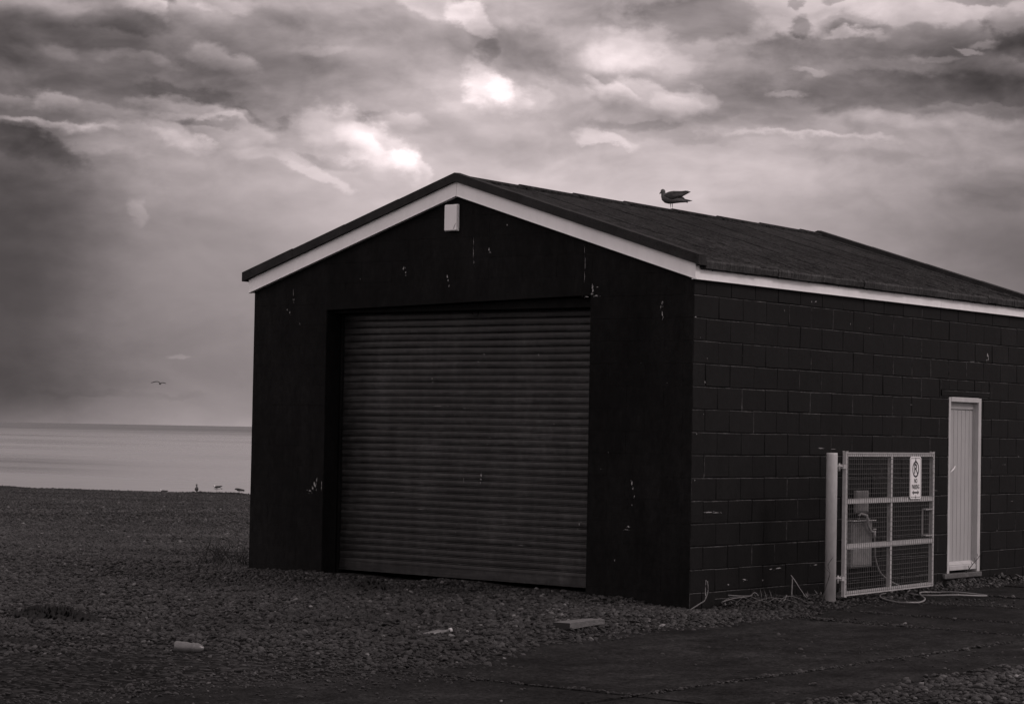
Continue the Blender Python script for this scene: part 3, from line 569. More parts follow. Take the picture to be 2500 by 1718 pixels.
# side, back and left walls
mb = MB(); DY0, DY1, DZ0, DZ1 = 5.416, 6.238, .12, 2.187
mb.box((-.2, .225, -.6), (-T, DY0, 3.30)); mb.box((-.2, DY1, -.6), (-T, LY, 3.30)); mb.box((-.2, DY0, DZ1), (-T, DY1, 3.30)); mb.box((-.2, DY0, -.6), (-T, DY1, DZ0)); mb.box((-.19, .02, -.6), (-T-.001, .225, 3.30))
block_wall(mb, (-T, 0, 0), (0, 1, 0), (1, 0, 0), LY, 3.28, [(DY0, DZ0, DY1, DZ1), (5.214, 2.198, 6.451, 2.268)], .008, T+.004, 0, .0012, seed=9)
SO, SU, SN = (.004, 0, 0), (0, 1, 0), (1, 0, 0)
for i, (u, v, w, h) in enumerate([(6.397, 2.71, .028, .045), (6.42, 2.68, .012, .05), (6.38, 2.655, .015, .02), (6.0, 2.621, .09, .005), (6.16, 2.618, .06, .004), (.214, 2.21, .008, .03), (.05, 2.91, .012, .02), (.03, 2.85, .02, .01), (2.5, 1.575, .10, .006), (2.75, 1.566, .08, .005), (.30, .93, .12, .009), (.45, .925, .1, .006), (1.66, .33, .10, .010), (1.5, .325, .06, .007), (2.4, .34, .08, .008), (7.278, 1.497, .03, .008), (2.33, 3.13, .03, .012), (2.25, 3.12, .012, .018), (2.3, 3.06, .03, .008), (3.08, 2.93, .01, .01),
      (1.7, 3.0, .004, .02), (3.5, 2.9, .006, .008), (4.3, 2.85, .005, .01), (4.6, 2.6, .004, .004), (5.4, 2.55, .004, .005), (.9, 2.5, .004, .003), (1.3, 2.15, .003, .003), (2.1, 2.0, .003, .003), (.25, 2.45, .004, .012), (.2, 1.9, .006, .01), (.12, 2.65, .004, .008), (4.5, 2.08, .08, .004), (3.3, 1.97, .1, .003), (.08, 1.7, .008, .012), (.06, 1.25, .01, .02), (5.1, 1.1, .06, .004), (6.9, 1.4, .06, .004), (7.1, .95, .07, .004), (6.7, .6, .04, .004), (.1, .3, .012, .012), (1.0, .24, .05, .012), (.7, .2, .03, .008), (1.35, .22, .02, .012)]): splat(mb, SO, SU, SN, u, v, w*.8, h*.8, 1, 11, i+50)
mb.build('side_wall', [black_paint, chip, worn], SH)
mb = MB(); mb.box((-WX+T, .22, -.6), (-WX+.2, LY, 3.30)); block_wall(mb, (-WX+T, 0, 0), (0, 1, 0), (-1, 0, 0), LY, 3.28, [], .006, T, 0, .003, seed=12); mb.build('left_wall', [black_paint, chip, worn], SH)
mb = MB(); mb.prism([(-WX+.2, LY-.2, -.6), (-.2, LY-.2, -.6), (-.2, LY-.2, 3.36), (-3.01, LY-.2, 4.28), (-WX+.2, LY-.2, 3.36)], (0, .2, 0)); mb.build('back_wall', black_paint, SH)
mb = MB(); mb.box((-WX+.2, .22, -.5), (-.2, LY-.2, .03)); mb.build('floor_slab', conc_m, SH)
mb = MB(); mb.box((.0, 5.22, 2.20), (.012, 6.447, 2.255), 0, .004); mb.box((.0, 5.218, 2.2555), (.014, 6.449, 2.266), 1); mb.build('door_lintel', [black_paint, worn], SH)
# plinth course and its rubble
# fascia boards
def slope_board(mb, x0, x1, zb0, zb1, y0, y1, h):
    mb.hexa([(x0, y0, zb0), (x1, y0, zb1), (x1, y1, zb1), (x0, y1, zb0), (x0, y0, zb0+h), (x1, y0, zb1+h), (x1, y1, zb1+h), (x0, y1, zb0+h)])
AZ, EZ, XE = 4.1846, 3.2217, .0494
for sgn in (-1, 1):
    mb = MB(); xe = -3.01+sgn*(3.01+XE); xa = -3.01+sgn*.002
    slope_board(mb, xa, xe, AZ, EZ, -.052, -.030, .15 if True else 0)
    slope_board(mb, xa, xe, AZ-.004, EZ-.004, -.0565, -.003, .010)      # lower trim lip
    mb.build('fascia_board', fascia_m, SH)
for (a, b) in ((-.0495, 5.098), (5.102, LY+.05)):
    mb = MB(); mb.box((.030, a, EZ), (.0485, b, EZ+.128)); mb.box((.004, a, EZ-.006), (.053, b, EZ+.004))
    k = a+.3
    while k < b: mb.tube([(.0485, k, EZ+.095), (.0515, k, EZ+.095)], .006, 6, 1); k += .62 if a < 1 else .55
    mb.build('fascia_board', [fascia_m, darkend_m], SH)
mb = MB(); mb.box((-WX-.0485, -.0495, EZ), (-WX-.030, LY+.05, EZ+.128)); mb.build('fascia_board', fascia_m, SH)
for sgn in (-1, 1):
    mb = MB(); slope_board(mb, -3.01+sgn*.002, -3.01+sgn*(3.01+XE), AZ, EZ, LY+.03, LY+.052, .15); mb.build('fascia_board', fascia_m, SH)
# roof: lapped felt strips running from ridge to eave
def roof_side(sgn, name, seed):
    r = np.random.default_rng(seed); mb = MB(); w = 1.02; laps = [.03]
    while laps[-1] < LY-.05: laps.append(laps[-1] + r.uniform(.93, 1.08))
    laps[-1] = LY-.03; nx_ = 110
    for i in range(len(laps)-1):
        y0, y1 = laps[i], laps[i+1]+.05; ny_ = int((y1-y0)/.028); tt = np.linspace(0, 1, nx_+1)**.8
        U, V = np.meshgrid(tt, np.linspace(y0, y1, ny_+1)); x = -3.01 + sgn*U*3.105
        lift = .005*(1-(V-y0)/(y1-y0)) 
        lump = np.clip((U-.25)/.75, 0, 1)*(.034*fbm(V*7.5+seed, x*5.5, 4, 61) + .026*fbm(V*20, x*14, 3, 63)) + .012*fbm(V*1.7, x*.8, 2, 65)
        sag = -.018*np.sin(np.pi*U)*0
        z = 4.378 - SLP*np.abs(x+3.01) + lift + lump*(U < .995) + sag
        vs = np.stack([x, V, z], -1).reshape(-1, 3); I = np.arange(len(vs)).reshape(ny_+1, nx_+1)
        fs = np.stack([I[:-1, :-1], I[:-1, 1:], I[1:, 1:], I[1:, :-1]], -1).reshape(-1, 4)
        mb.add(vs.tolist(), fs.tolist(), 0, False)
        mb.add([*vs[I[0]].tolist(), *(vs[I[0]]-[0, 0, .03]).tolist()], [(k, k+1, nx_+2+k, nx_+1+k) for k in range(nx_)])
    x0, x1 = -3.01, -3.01+sgn*3.09
    mb.hexa([(x0, .02, 4.29), (x1, .02, 4.29-SLP*3.09), (x1, LY-.02, 4.29-SLP*3.09), (x0, LY-.02, 4.29), (x0, .02, 4.335), (x1, .02, 4.335-SLP*3.09), (x1, LY-.02, 4.335-SLP*3.09), (x0, LY-.02, 4.335)])
    return mb.build(name, roof_m, SH, fix=False)
roof_side(1, 'roof', 4); roof_side(-1, 'roof', 8)
mb = MB(); ry = 0.04
while ry < LY-.1:       # ridge capping in overlapping lengths
    y1 = min(ry+1.0, LY-.06); zt_ = 4.412
    prof = [(-.09, -.034), (-.05, -.016), (0, 0), (.05, -.016), (.09, -.034)]
    A = [(-3.01+a, ry, zt_+b+.008-.004) for a, b in prof]; B = [(-3.01+a, y1+.03, zt_+b-.008) for a, b in prof]
    mb.add(A+B+[(p[0], p[1], p[2]-.03) for p in A]+[(p[0], p[1], p[2]-.03) for p in B], [(i, i+1, 6+i, 5+i) for i in range(4)]+[(i, i+1, 11+i, 10+i) for i in range(4)]+[(0, 5, 15, 10), (4, 9, 19, 14)]); ry = y1
mb.build('ridge_cap', roof_m, SH)
# verge caps standing proud of the roof at both gables
for (ya, yb, nm) in ((-.088, .045, 'f'), (LY-.04, LY+.09, 'b')):
    for sgn in (-1, 1):
        mb = MB(); n_ = 4; xl = 3.01+.115; rr = random.Random(int(ya*100)+sgn)
        for k in range(n_):
            a, b = k*xl/n_, (k+1)*xl/n_+.02*(k < n_-1); xa, xb = -3.01+sgn*a, -3.01+sgn*b; dl = .003*k + rr.uniform(0, .003)
            za, zb = AZ+.15-SLP*a, AZ+.15-SLP*b; hh = .092 - .0*k
            mb.hexa([(xa, ya-dl, za), (xb, ya-dl, zb), (xb, yb+dl, zb), (xa, yb+dl, za), (xa, ya-dl, za+hh+dl), (xb, ya-dl, zb+hh+dl), (xb, yb-.04+dl, zb+hh+.006+dl), (xa, yb-.04+dl, za+hh+.006+dl)])
        mb.build('verge_cap', cap_m, SH)
for sgn in (1, -1):
    mb = MB(); yy_ = .05; rr = random.Random(44)
    while yy_ < LY-.05:        # felt turned down over the eave in ragged lengths
        l = rr.choice([.35, .55, .8, 1.0, 1.25]); ye = min(LY-.02, yy_+l); x0 = .108+rr.uniform(-.006, .008); zt_ = 3.398+rr.uniform(-.006, .006); zb = 3.332+rr.uniform(-.008, .006); n_ = max(2, int((ye-yy_)/.06)); tp, bt, inn, mid = [], [], [], []
        for i in range(n_+1):
            y_ = yy_+.004+(ye-yy_-.008)*i/n_; w1 = rr.uniform(-.006, .006); X_ = lambda q: q if sgn > 0 else -WX-q
            inn.append((X_(.075), y_, zt_-.004)); tp.append((X_(x0-.012+w1), y_, zt_+.010+rr.uniform(-.005, .006))); mid.append((X_(x0+.004+w1), y_, zt_-.012)); bt.append((X_(x0-.004+w1), y_, zb+rr.uniform(-.004, .003)))
        k = n_+1; mb.add(inn+tp+mid+bt+[(X_(x0-.05), p[1], p[2]) for p in bt], [(j*k+i, j*k+i+1, (j+1)*k+i+1, (j+1)*k+i) for j in range(4) for i in range(n_)]+[(0, k, 2*k, 3*k, 4*k), (n_, 4*k+n_, 3*k+n_, 2*k+n_, k+n_)]); yy_ = ye
    mb.build('eave_drip', drip_m, SH, fix=True)
mb = MB(); mb.box((-WX-.03, .02, 3.30), (.03, LY, 3.318)) if False else None
# roller shutter
SHU = bpy.data.objects.new('roller_shutter', None); COL.objects.link(SHU); SHU.parent = SH; SHU.location = (-3.07+3.01, SHY-3.76, 0)
mb = MB(); nX = 44; rr = random.Random(3); pitch = .0752; z0 = .19
prof = [(0, 0), (.003, .0015), (.0046, .010), (.0056, .030), (.0046, .050), (.003, .0575), (-.006, .0590), (-.006, .0635), (.004, .0650), (.0068, .0685), (.0050, .0722), (-.003, .0745)]
xs_ = np.linspace(OX0-.05, OX1+.12, nX+1)
tilt = lambda x, z: (-.010*(x-OX0)*(z < .001) + 0) 
rows_ = []
nsl = 40
for k in range(nsl):
    jit = rr.uniform(-.0015, .0015); bow = rr.uniform(-.003, .003)
    for (dy, dzp) in prof:
        zz = z0 + k*pitch + dzp
        rows_.append([(x, SHY - dy*1.25 + .004*math.sin(x*1.7+k*.35) + bow*math.sin((x-OX0)/3.64*math.pi) + jit, zz + .018*(OX0+1.8-x)/3.6*(1-zz/3.2)*.6 + .0016*math.sin(x*3+k*.8)) for x in xs_])
vs = [p for r_ in rows_ for p in r_]; k = nX+1
mb.add(vs, [(j*k+i, j*k+i+1, (j+1)*k+i+1, (j+1)*k+i) for j in range(len(rows_)-1) for i in range(nX)], 0, False)
SS = (0, SHY-.024, 0)
for i, (u, v, w, h) in enumerate([(-2.86, 1.22, .013, .03), (-2.86, 1.175, .02, .012), (-2.87, 1.14, .006, .022), (-3.10, 1.17, .006, .03), (-3.1, 1.25, .006, .006), (-3.57, 2.25, .014, .012), (-3.56, 2.21, .014, .01), (-2.85, 2.51, .02, .008), (-2.12, 2.50, .012, .012), (-2.93, 2.43, .012, .008), (-4.2, 2.44, .006, .006), (-1.55, .75, .008, .03), (-1.57, .70, .006, .012), (-1.53, .775, .012, .006), (-3.18, .68, .005, .012), (-3.2, .60, .006, .01), (-2.9, .72, .003, .02), (-3.12, .26, .02, .004), (-2.75, 1.62, .006, .008), (-2.78, 1.55, .006, .012), (-2.3, 1.6, .005, .005), (-1.9, 1.78, .03, .004), (-3.5, 1.95, .12, .003), (-3.1, 1.93, .08, .003), (-4.1, 1.0, .05, .003), (-3.7, .83, .1, .003), (-2.3, .5, .08, .003)]):
    splat(mb, SS, FU, FN, u, v, w*.8, h*.8, 1, 8, i+200)
mb.build('slats', [shutter_m, chip], SHU, fix=False)
mb = MB(); xs2 = [OX0-.03, -3.6, -2.4, OX1-.02]; 
mb.hexa([(OX0-.04, SHY-.014, .125), (OX1+.1, SHY-.014, .108), (OX1+.1, SHY+.012, .108), (OX0-.04, SHY+.012, .125), (OX0-.04, SHY-.014, .205), (OX1+.1, SHY-.014, .193), (OX1+.1, SHY+.012, .193), (OX0-.04, SHY+.012, .205)])
mb.hexa([(OX0-.04, SHY-.03, .119), (OX1+.1, SHY-.03, .102), (OX1+.1, SHY+.02, .102), (OX0-.04, SHY+.02, .119), (OX0-.04, SHY-.03, .126), (OX1+.1, SHY-.03, .109), (OX1+.1, SHY+.02, .109), (OX0-.04, SHY+.02, .126)])
mb.build('bottom_rail', shutter_m, SHU)
for x in (OX0-.002, OX1+.05-.048):
    mb = MB(); mb.box((x-.03, SHY-.045, -.1), (x+.012, SHY+.04, 3.0), 0, .003); mb.build('guide_rail', black_front, SHU)
mb = MB(); mb.tube([(-2.97+.042*math.cos(t*math.pi/12), .262, 2.955+.042*math.sin(t*math.pi/12)) for t in range(25)], .004, 6, 0, up=(0, 1, 0)); 
mb.box((OX0, .10, 2.975), (OX1, .24, 3.07)) ; mb.build('shutter_housing', black_front, SHU)
# side door
DR = bpy.data.objects.new('side_door', None); COL.objects.link(DR); DR.parent = SH; DR.location = (3.01, 5.83-3.76, .16)
mb = MB(); n_ = 7; y0, y1 = DY0+.045, DY1-.075; bw_ = (y1-y0)/n_
for i in range(n_): mb.box((-.075, y0+i*bw_+.0028, .20), (-.058, y0+(i+1)*bw_-.0028, 2.04), 0, .0035)
mb.box((-.085, y0, .18), (-.070, y1, 2.14)); mb.box((-.069, y0, 2.052), (-.050, y1, 2.135), 0, .003)
mb.build('door_leaf', door_m, DR)
mb = MB(); rr = random.Random(2)
mb.box((-.12, DY0-.006, .13), (.010, DY0+.043, DZ1), 0, .004); mb.box((-.12, DY1-.073, .13), (.012, DY1, DZ1-.0), 0, .004); mb.box((-.12, DY0+.0405, DZ1-.052), (.016, DY1-.0705, DZ1+.004), 0, .004)
mb.box((-.12, DY1-.085, .16), (-.045, DY1-.07, 2.135)); mb.build('door_frame', frame_m, DR)
mb = MB(); mb.hexa([(-.06, y0, .172), (-.02, y0, .172), (-.02, y1, .172), (-.06, y1, .172), (-.06, y0, .262), (-.012+.0, y0, .225), (-.012, y1, .225), (-.06, y1, .262)]); mb.box((-.05, y0+.005, .16), (.008, y1-.02, .215), 0, .006); mb.build('weather_board', frame_m, DR)
mb = MB(); mb.box((-.15, DY0-.11, .07), (.035, DY1+.02, .128), 0, .01); mb.build('threshold', conc_m, DR)
mb = MB(); hy, hz = y0+.055, 1.30; mb.tube([(-.058, hy, hz), (-.03, hy, hz)], .012, 8, 0); mb.tube([(-.03, hy, hz), (-.022, hy+.05, hz+.03), (-.02, hy+.10, hz+.06), (-.02, hy+.115, hz+.08)], [.009, .008, .008, .006], 8, 0); mb.box((-.058, hy-.02, hz-.09), (-.052, hy+.02, hz+.07), 0, .002); mb.build('door_handle', white_m, DR)

# box under the apex
LB = empty('wall_box', (-3.10, 0, 3.80), 'white upright rectangular box fixed under the gable apex', 'wall box')
mb = MB(); mb.box((-3.176, -.030, 3.812), (-2.998, -.002, 4.098), 0, .005); mb.build('backplate', white_m, LB)
mb = MB(); mb.box((-3.172, -.048, 3.818), (-3.002, -.0305, 4.092), 0, .007); mb.tube([(-3.045, -.0485, 3.83), (-3.025, -.049, 3.87), (-3.01, -.0485, 3.89)], .002, 5, 1); mb.build('cover', [white_m, darkend_m], LB)

# ------------------------------------------------------------------ services on the side wall
MX = empty('upper_service_box', (0, 3.42, .88), 'small grey service box on the side wall behind the gate, above the larger one', 'service box')
mb = MB(); mb.box((.006, 3.19, .879), (.045, 3.47, 1.117), 0, .006); mb.box((.0455, 3.205, .893), (.051, 3.455, 1.103), 0, .003); mb.build('case', box_m, MX)
MX2 = empty('lower_service_box', (0, 3.40, .29), 'tall grey service box low on the side wall behind the gate', 'service box')
mb = MB(); mb.box((.006, 3.03, .29), (.075, 3.50, .785), 0, .006); mb.build('case', box_m, MX2)
mb = MB(); mb.box((.076, 3.05, .31), (.083, 3.48, .76), 0, .003); mb.build('door', box_m, MX2)
mb = MB(); mb.box((.0, 3.01, .787), (.115, 3.52, .797), 0, .002); mb.build('hood', steel_m, MX2)
TP = empty('garden_tap', (.1, 3.35, .66), 'metal tap and pipe on top of the lower service box', 'tap')
mb = MB(); mb.tube([(.05, 3.25, .798), (.05, 3.25, .85), (.07, 3.26, .868), (.115, 3.30, .85), (.125, 3.31, .80), (.12, 3.32, .74), (.12, 3.38, .68), (.12, 3.46, .66)], .014, 8); mb.build('pipe', steel_m, TP)
mb = MB(); mb.tube([(.12, 3.46, .68), (.12, 3.46, .61)], .018, 8); mb.tube([(.12, 3.43, .695), (.12, 3.50, .695)], .008, 6); mb.build('valve', steel_m, TP)
hp = [(.12, 3.46, .62), (.12, 3.48, .50), (.12, 3.50, .36), (.14, 3.57, .22), (.20, 3.70, .12), (.28, 3.82, .06), (.42, 3.72, None), (.547, 3.45, None), (.823, 3.34, None), (1.08, 3.513, None), (1.253, 3.80, None), (1.207, 3.93, None), (.89, 3.93, None), (.671, 3.90, None), (.567, 3.72, None), (.80, 3.25, None), (1.06, 2.86, None), (1.25, 2.40, None), (1.29, 2.12, None), (1.09, 2.19, None), (.75, 2.50, None), (.553, 2.83, None), (.434, 3.20, None), (.36, 3.45, None)]
def spline(pts, n=6):
    P = [Vector(p) for p in pts]; out = []
    for i in range(len(P)-1):
        a, b, c, d = P[max(i-1, 0)], P[i], P[i+1], P[min(i+2, len(P)-1)]
        for k in range(n):
            t = k/n; out.append(.5*((2*b)+(c-a)*t+(2*a-5*b+4*c-d)*t*t+(3*b-a-3*c+d)*t**3))
    return out+[P[-1]]
hp = [(a, b, (max(tz(a, b), .006)+.014+.012*(i % 3 == 0)) if c is None else c) for i, (a, b, c) in enumerate(hp)]
mb = MB(); mb.tube(spline(hp, 7), .0095, 8); hose = mb.build('garden_hose', hose_m); world_to_own(hose, (.8, 3.2, 0)); tag(hose, 'grey garden hose looping from the wall tap over the concrete', 'hose')

# ------------------------------------------------------------------ gate, post, sign
PO = empty('gate_post', (.636, 1.626, 0), 'round grey steel post standing at the hinge side of the mesh gate', 'post')
mb = MB(); mb.tube([(.636, 1.626, -.3), (.636, 1.626, 1.52), (.636, 1.626, 1.535)], [.0575, .0575, .055], 28); mb.build('tube', post_m, PO)
ga, gb = Vector((.711, 1.75, 0)), Vector((.541, 4.0, 0)); gd = (gb-ga).normalized(); gl = (gb-ga).length; gn = Vector((gd.y, -gd.x, 0))   # gn: towards the camera side
GT = empty('mesh_gate', tuple(ga), 'grey steel framed wire mesh gate standing open along the side wall', 'gate')
Z0, Z1 = .082, 1.54
def gp(t, z, n=0): return ga + gd*t + gn*n + Vector((0, 0, z))
def rail(mb, t0, t1, z0, z1, th=.038, n0=-.019, m=0): mb.obox(gp(t0, z0, n0), gd*(t1-t0), gn*th, Vector((0, 0, z1-z0)), m, .003)
for nm, (t0, t1, z0, z1) in {'left_stile': (0, .045, Z0-.01, Z1+.012), 'right_stile': (gl-.045, gl, Z0+.0, Z1+.012)}.items():
    mb = MB(); rail(mb, t0, t1, z0, z1); mb.build('stile', steel_m, GT)
for (z0, z1) in ((Z1-.036, Z1), (Z0, Z0+.036), (1.018, 1.062), (.555, .60)):
    mb = MB(); rail(mb, .046, gl-.046, z0, z1); mb.build('rail', steel_m, GT)
for (z0, z1) in ((Z0+.037, .554), (.601, 1.017), (1.063, Z1-.037)):
    mb = MB(); t = .50*gl; rail(mb, t-.02, t+.02, z0, z1); mb.build('brace', steel_m, GT)
mb = MB(); t = .03; rr = random.Random(5); nf = .0205; wt = .0016
while t < gl-.02:
    w = rr.uniform(-.003, .003); mb.obox(gp(t+w, Z0+.01, nf), gd*.0026, gn*.0025, (0, 0, Z1-Z0-.02)); t += .0508
z = Z0+.02
while z < Z1-.01:
    a, b = gp(.015, z, nf+.003), gp(gl-.015, z+rr.uniform(-.003, .003), nf+.003); mb.obox(a, b-a, gn*.0025, (0, 0, .0028)); z += .0508
mb.build('wire_mesh', wire_m, GT)
mb = MB(); mb.obox(gp(gl-.22, .60+.03, -.03), gd*.004, gn*.02, (0, 0, .30)); rail(mb, gl-.22, gl-.045, .92, .928, .05, -.03); rail(mb, gl-.22, gl-.045, .635, .643, .05, -.03); mb.build('latch_box', steel_m, GT)
for z in (1.40, .26):
    mb = MB(); c = Vector((.636, 1.626, z)); e_ = gp(.0, z, 0); dirv = (e_-c).normalized(); mb.tube([c+dirv*.058, c+dirv*.10, e_], .013, 8); mb.obox(e_-Vector((0, 0, .025))-gn*.02-dirv*.03, dirv*.03, gn*.04, (0, 0, .05), 0, .003); mb.tube([c+dirv*.085-Vector((0, 0, .05)), c+dirv*.085+Vector((0, 0, .03))], .011, 8); mb.build('hinge', steel_m, GT)
# NO PARKING sign, hung on the mesh
sg0 = gp(.695*gl, 1.045, .030); SW, SHH = .30, .455
SGN = empty('no_parking_sign', tuple(sg0), 'white no parking sign with black lettering hung on the mesh gate', 'sign')
lean = Vector((0, 0, 1)) - gn*.01 + gd*.012
def sp_(u, v, n=0): return sg0 + gd*u + lean*v + gn*n
def rrect(w, h, r, ox=0, oy=0, n=6): 
    out = []
    for (cx, cy, a0) in ((w-r, r, -90), (w-r, h-r, 0), (r, h-r, 90), (r, r, 180)):
        for k in range(n+1): a = math.radians(a0+90*k/n); out.append((ox+cx+r*math.cos(a), oy+cy+r*math.sin(a)))
    return out
mb = MB(); mb.prism([sp_(a, b) for a, b in rrect(SW, SHH, .035)], gn*.003); mb.build('plate', sign_m, SGN)
mb = MB(); o_, i_ = rrect(SW-.03, SHH-.03, .024, .015, .015), rrect(SW-.042, SHH-.042, .019, .021, .021); k = len(o_)
mb.add([sp_(a, b, .0036) for a, b in o_+i_], [(j, (j+1) % k, k+(j+1) % k, k+j) for j in range(k)]); mb.build('border', ink_m, SGN, fix=False)
mb = MB(); cu, cv, r1, r0 = SW/2, .318, .088, .068; n_ = 40
mb.add([sp_(cu+r*math.cos(j*2*math.pi/n_), cv+r*1.0*math.sin(j*2*math.pi/n_), .0036) for r in (r1, r0) for j in range(n_)], [(j, (j+1) % n_, n_+(j+1) % n_, n_+j) for j in range(n_)])
mb.add([sp_(cu-.022, cv+.082, .0036), sp_(cu+.022, cv+.082, .0036), sp_(cu+.004, cv+.112, .0036), sp_(cu-.004, cv+.112, .0036)], [(0, 1, 2, 3)])
mb.add([sp_(a, b, .0041) for a, b in ((cu-.004, cv+.0), (cu+.02, cv+.0), (cu+.062, cv-.045), (cu+.048, cv-.060))], [(0, 1, 2, 3)])
aw = .065; ay = .068
mb.build('prohibition_ring', ink_m, SGN, fix=False); mb = MB()
mb.add([sp_(a, b, .0036) for a, b in ((SW/2-.05, ay-.009), (SW/2+.05, ay-.009), (SW/2+.05, ay+.009), (SW/2-.05, ay+.009))], [(0, 1, 2, 3)])
for q in (-1, 1): mb.add([sp_(a, b, .0041) for a, b in ((SW/2+q*.092, ay), (SW/2+q*.048, ay-.026), (SW/2+q*.055, ay), (SW/2+q*.048, ay+.026))], [(0, 1, 2), (0, 2, 3)])
mb.add([sp_(a, b, .0044) for a, b in ((SW/2-.003, .0), (SW/2+.003, .0), (SW/2+.003, .045), (SW/2-.003, .045))], [(0, 1, 2, 3)])
mb.build('arrow', ink_m, SGN, fix=False)
def text(body, size, cu, cv, sx, name):
    c = bpy.data.curves.new('t', 'FONT'); c.body = body; c.size = size; c.align_x = 'CENTER'; c.align_y = 'CENTER'; c.offset = size*.026
    t = bpy.data.objects.new('t', c); COL.objects.link(t); bpy.context.view_layer.update()
    me = bpy.data.meshes.new_from_object(t.evaluated_get(bpy.context.evaluated_depsgraph_get())); bpy.data.objects.remove(t)
    for v in me.vertices: p = sp_(cu+v.co.x*sx, cv+v.co.y, .0042) - sg0; v.co = p
    me.materials.clear(); me.materials.append(ink_m); o = bpy.data.objects.new(name, me); COL.objects.link(o); o.parent = SGN; return o
text('P', .150, cu-.008, cv, .95, 'lettering'); text('NO', .066, SW/2, .192, .80, 'lettering'); text('PARKING', .068, SW/2, .127, .70, 'lettering')
for (a, b) in ((SW/2, SHH-.018), (SW/2, .018)): mb = MB(); mb.tube([sp_(a, b, .003), sp_(a, b, .007)], .007, 8); mb.build('bolt', ink_m, SGN)

# ------------------------------------------------------------------ litter
PL = empty('wood_plank', (.92, -2.94, tz(.92, -2.94)), 'short weathered timber offcut lying on the pebbles near the concrete edge', 'plank')
mb = MB(); a, b = Vector((.97, -3.26, tz(.97, -3.26)+.006)), Vector((.87, -2.62, tz(.87, -2.62)+.012)); ax = b-a; pn = Vector((ax.y, -ax.x, 0)).normalized()
bm = bmesh.new(); bmesh.ops.create_cube(bm, size=1); bmesh.ops.subdivide_edges(bm, edges=bm.edges[:], cuts=3, use_grid_fill=True)
for v in bm.verts: v.co = a + ax*(v.co.x+.5) - pn*(v.co.y+.5)*.16*(1-.1*(v.co.x+.5)) + Vector((0, 0, .005+(v.co.z+.5)*.055*(1-.25*(v.co.x+.5)))) + Vector((0, 0, .004*math.sin((v.co.x+.5)*3)))
bm.faces.ensure_lookup_table(); mb.frombm(bm)
for i, f in enumerate(mb.f):
    c_ = sum((Vector(mb.v[j]) for j in f), Vector())/len(f)
    if (c_-a).dot(ax.normalized()) < .002: mb.m[i] = 1
mb.build('board', [wood_m, darkend_m], PL)
def lathe(mb, p0, axis_, prof, n=16, m=0):
    ax = Vector(axis_).normalized(); mb.tube([Vector(p0)+ax*a for a, r in prof], [r for a, r in prof], n, m)
bz = tz(.5, -4.4)+.024
BO = empty('glass_bottle', (.51, -4.42, bz-.03), 'pale empty bottle lying half sunk among pebbles in front of the shutter', 'bottle')
mb = MB(); lathe(mb, (.54, -4.32, bz), (-.06, -.30, -.05), [(0, .012), (.05, .014), (.09, .024), (.115, .033), (.25, .034), (.262, .033), (.268, .026)]); mb.build('glass', plastic_m, BO)
mb = MB(); lathe(mb, (.544, -4.302, bz+.003), (-.06, -.30, -.05), [(0, .0175), (.022, .0175)]); mb.build('collar', frame_m, BO)
bz = tz(.13, -7.02)+.03
B2 = empty('plastic_bottle', (.25, -6.95, bz-.04), 'dented pale plastic bottle lying on the dark ground at the left', 'bottle')
mb = MB(); dv = Vector((.75, .62, -.05)).normalized(); lathe(mb, Vector((.18, -7.02, bz+.006)), dv, [(0, .036), (.012, .042), (.09, .041), (.115, .035), (.125, .035), (.13, .040), (.145, .040), (.15, .035), (.165, .038), (.185, .034), (.205, .022), (.215, .014), (.225, .014)]); mb.build('bottle_body', plastic_m, B2)
mb = MB(); lathe(mb, Vector((.18, -7.02, bz+.006))+dv*.218, dv, [(0, .0165), (.022, .0165)]); mb.build('cap', darkend_m, B2)
kelp_m = mat('dried black seaweed', .006, .7, spec=.2)
for (x, y, sx, sy, sz, nm, lab, sd_) in ((-3.1, -1.2, .26, .12, .10, 'seaweed_clump', 'small dark lump of seaweed on the shingle before the shutter', 3), (-2.76, -5.62, .55, .22, .12, 'seaweed_clump', 'wide dark mat of seaweed in the hollow at the left of the shingle', 5), (-1.14, -7.3, .30, .12, .03, 'seaweed_clump', 'thin dark smear of seaweed nearest the lower left corner', 8)):
    rr = random.Random(sd_); mb = MB(); zc = tz(x, y)
    for i in range(260 if sx > .3 else 110):
        t = rr.uniform(0, 6.28); r = math.sqrt(rr.random()); px, py = x+math.cos(t)*r*sx, y+math.sin(t)*r*sy; ln = rr.uniform(.05, .14); an = rr.uniform(0, 6.28); h = sz*(1-r*r)*rr.uniform(.3, 1.2)
        z_ = max(tz(px, py), zc-.02); mb.tube([(px-math.cos(an)*ln/2, py-math.sin(an)*ln/2, z_+.004), (px, py, z_+h+.012), (px+math.cos(an)*ln/2, py+math.sin(an)*ln/2, z_+.004)], [.004, rr.uniform(.010, .022), .004], 6, flat=1.6)
    o = mb.build(nm, kelp_m); world_to_own(o, (x, y, zc)); tag(o, lab, 'seaweed', 'clumps of seaweed on the shingle')

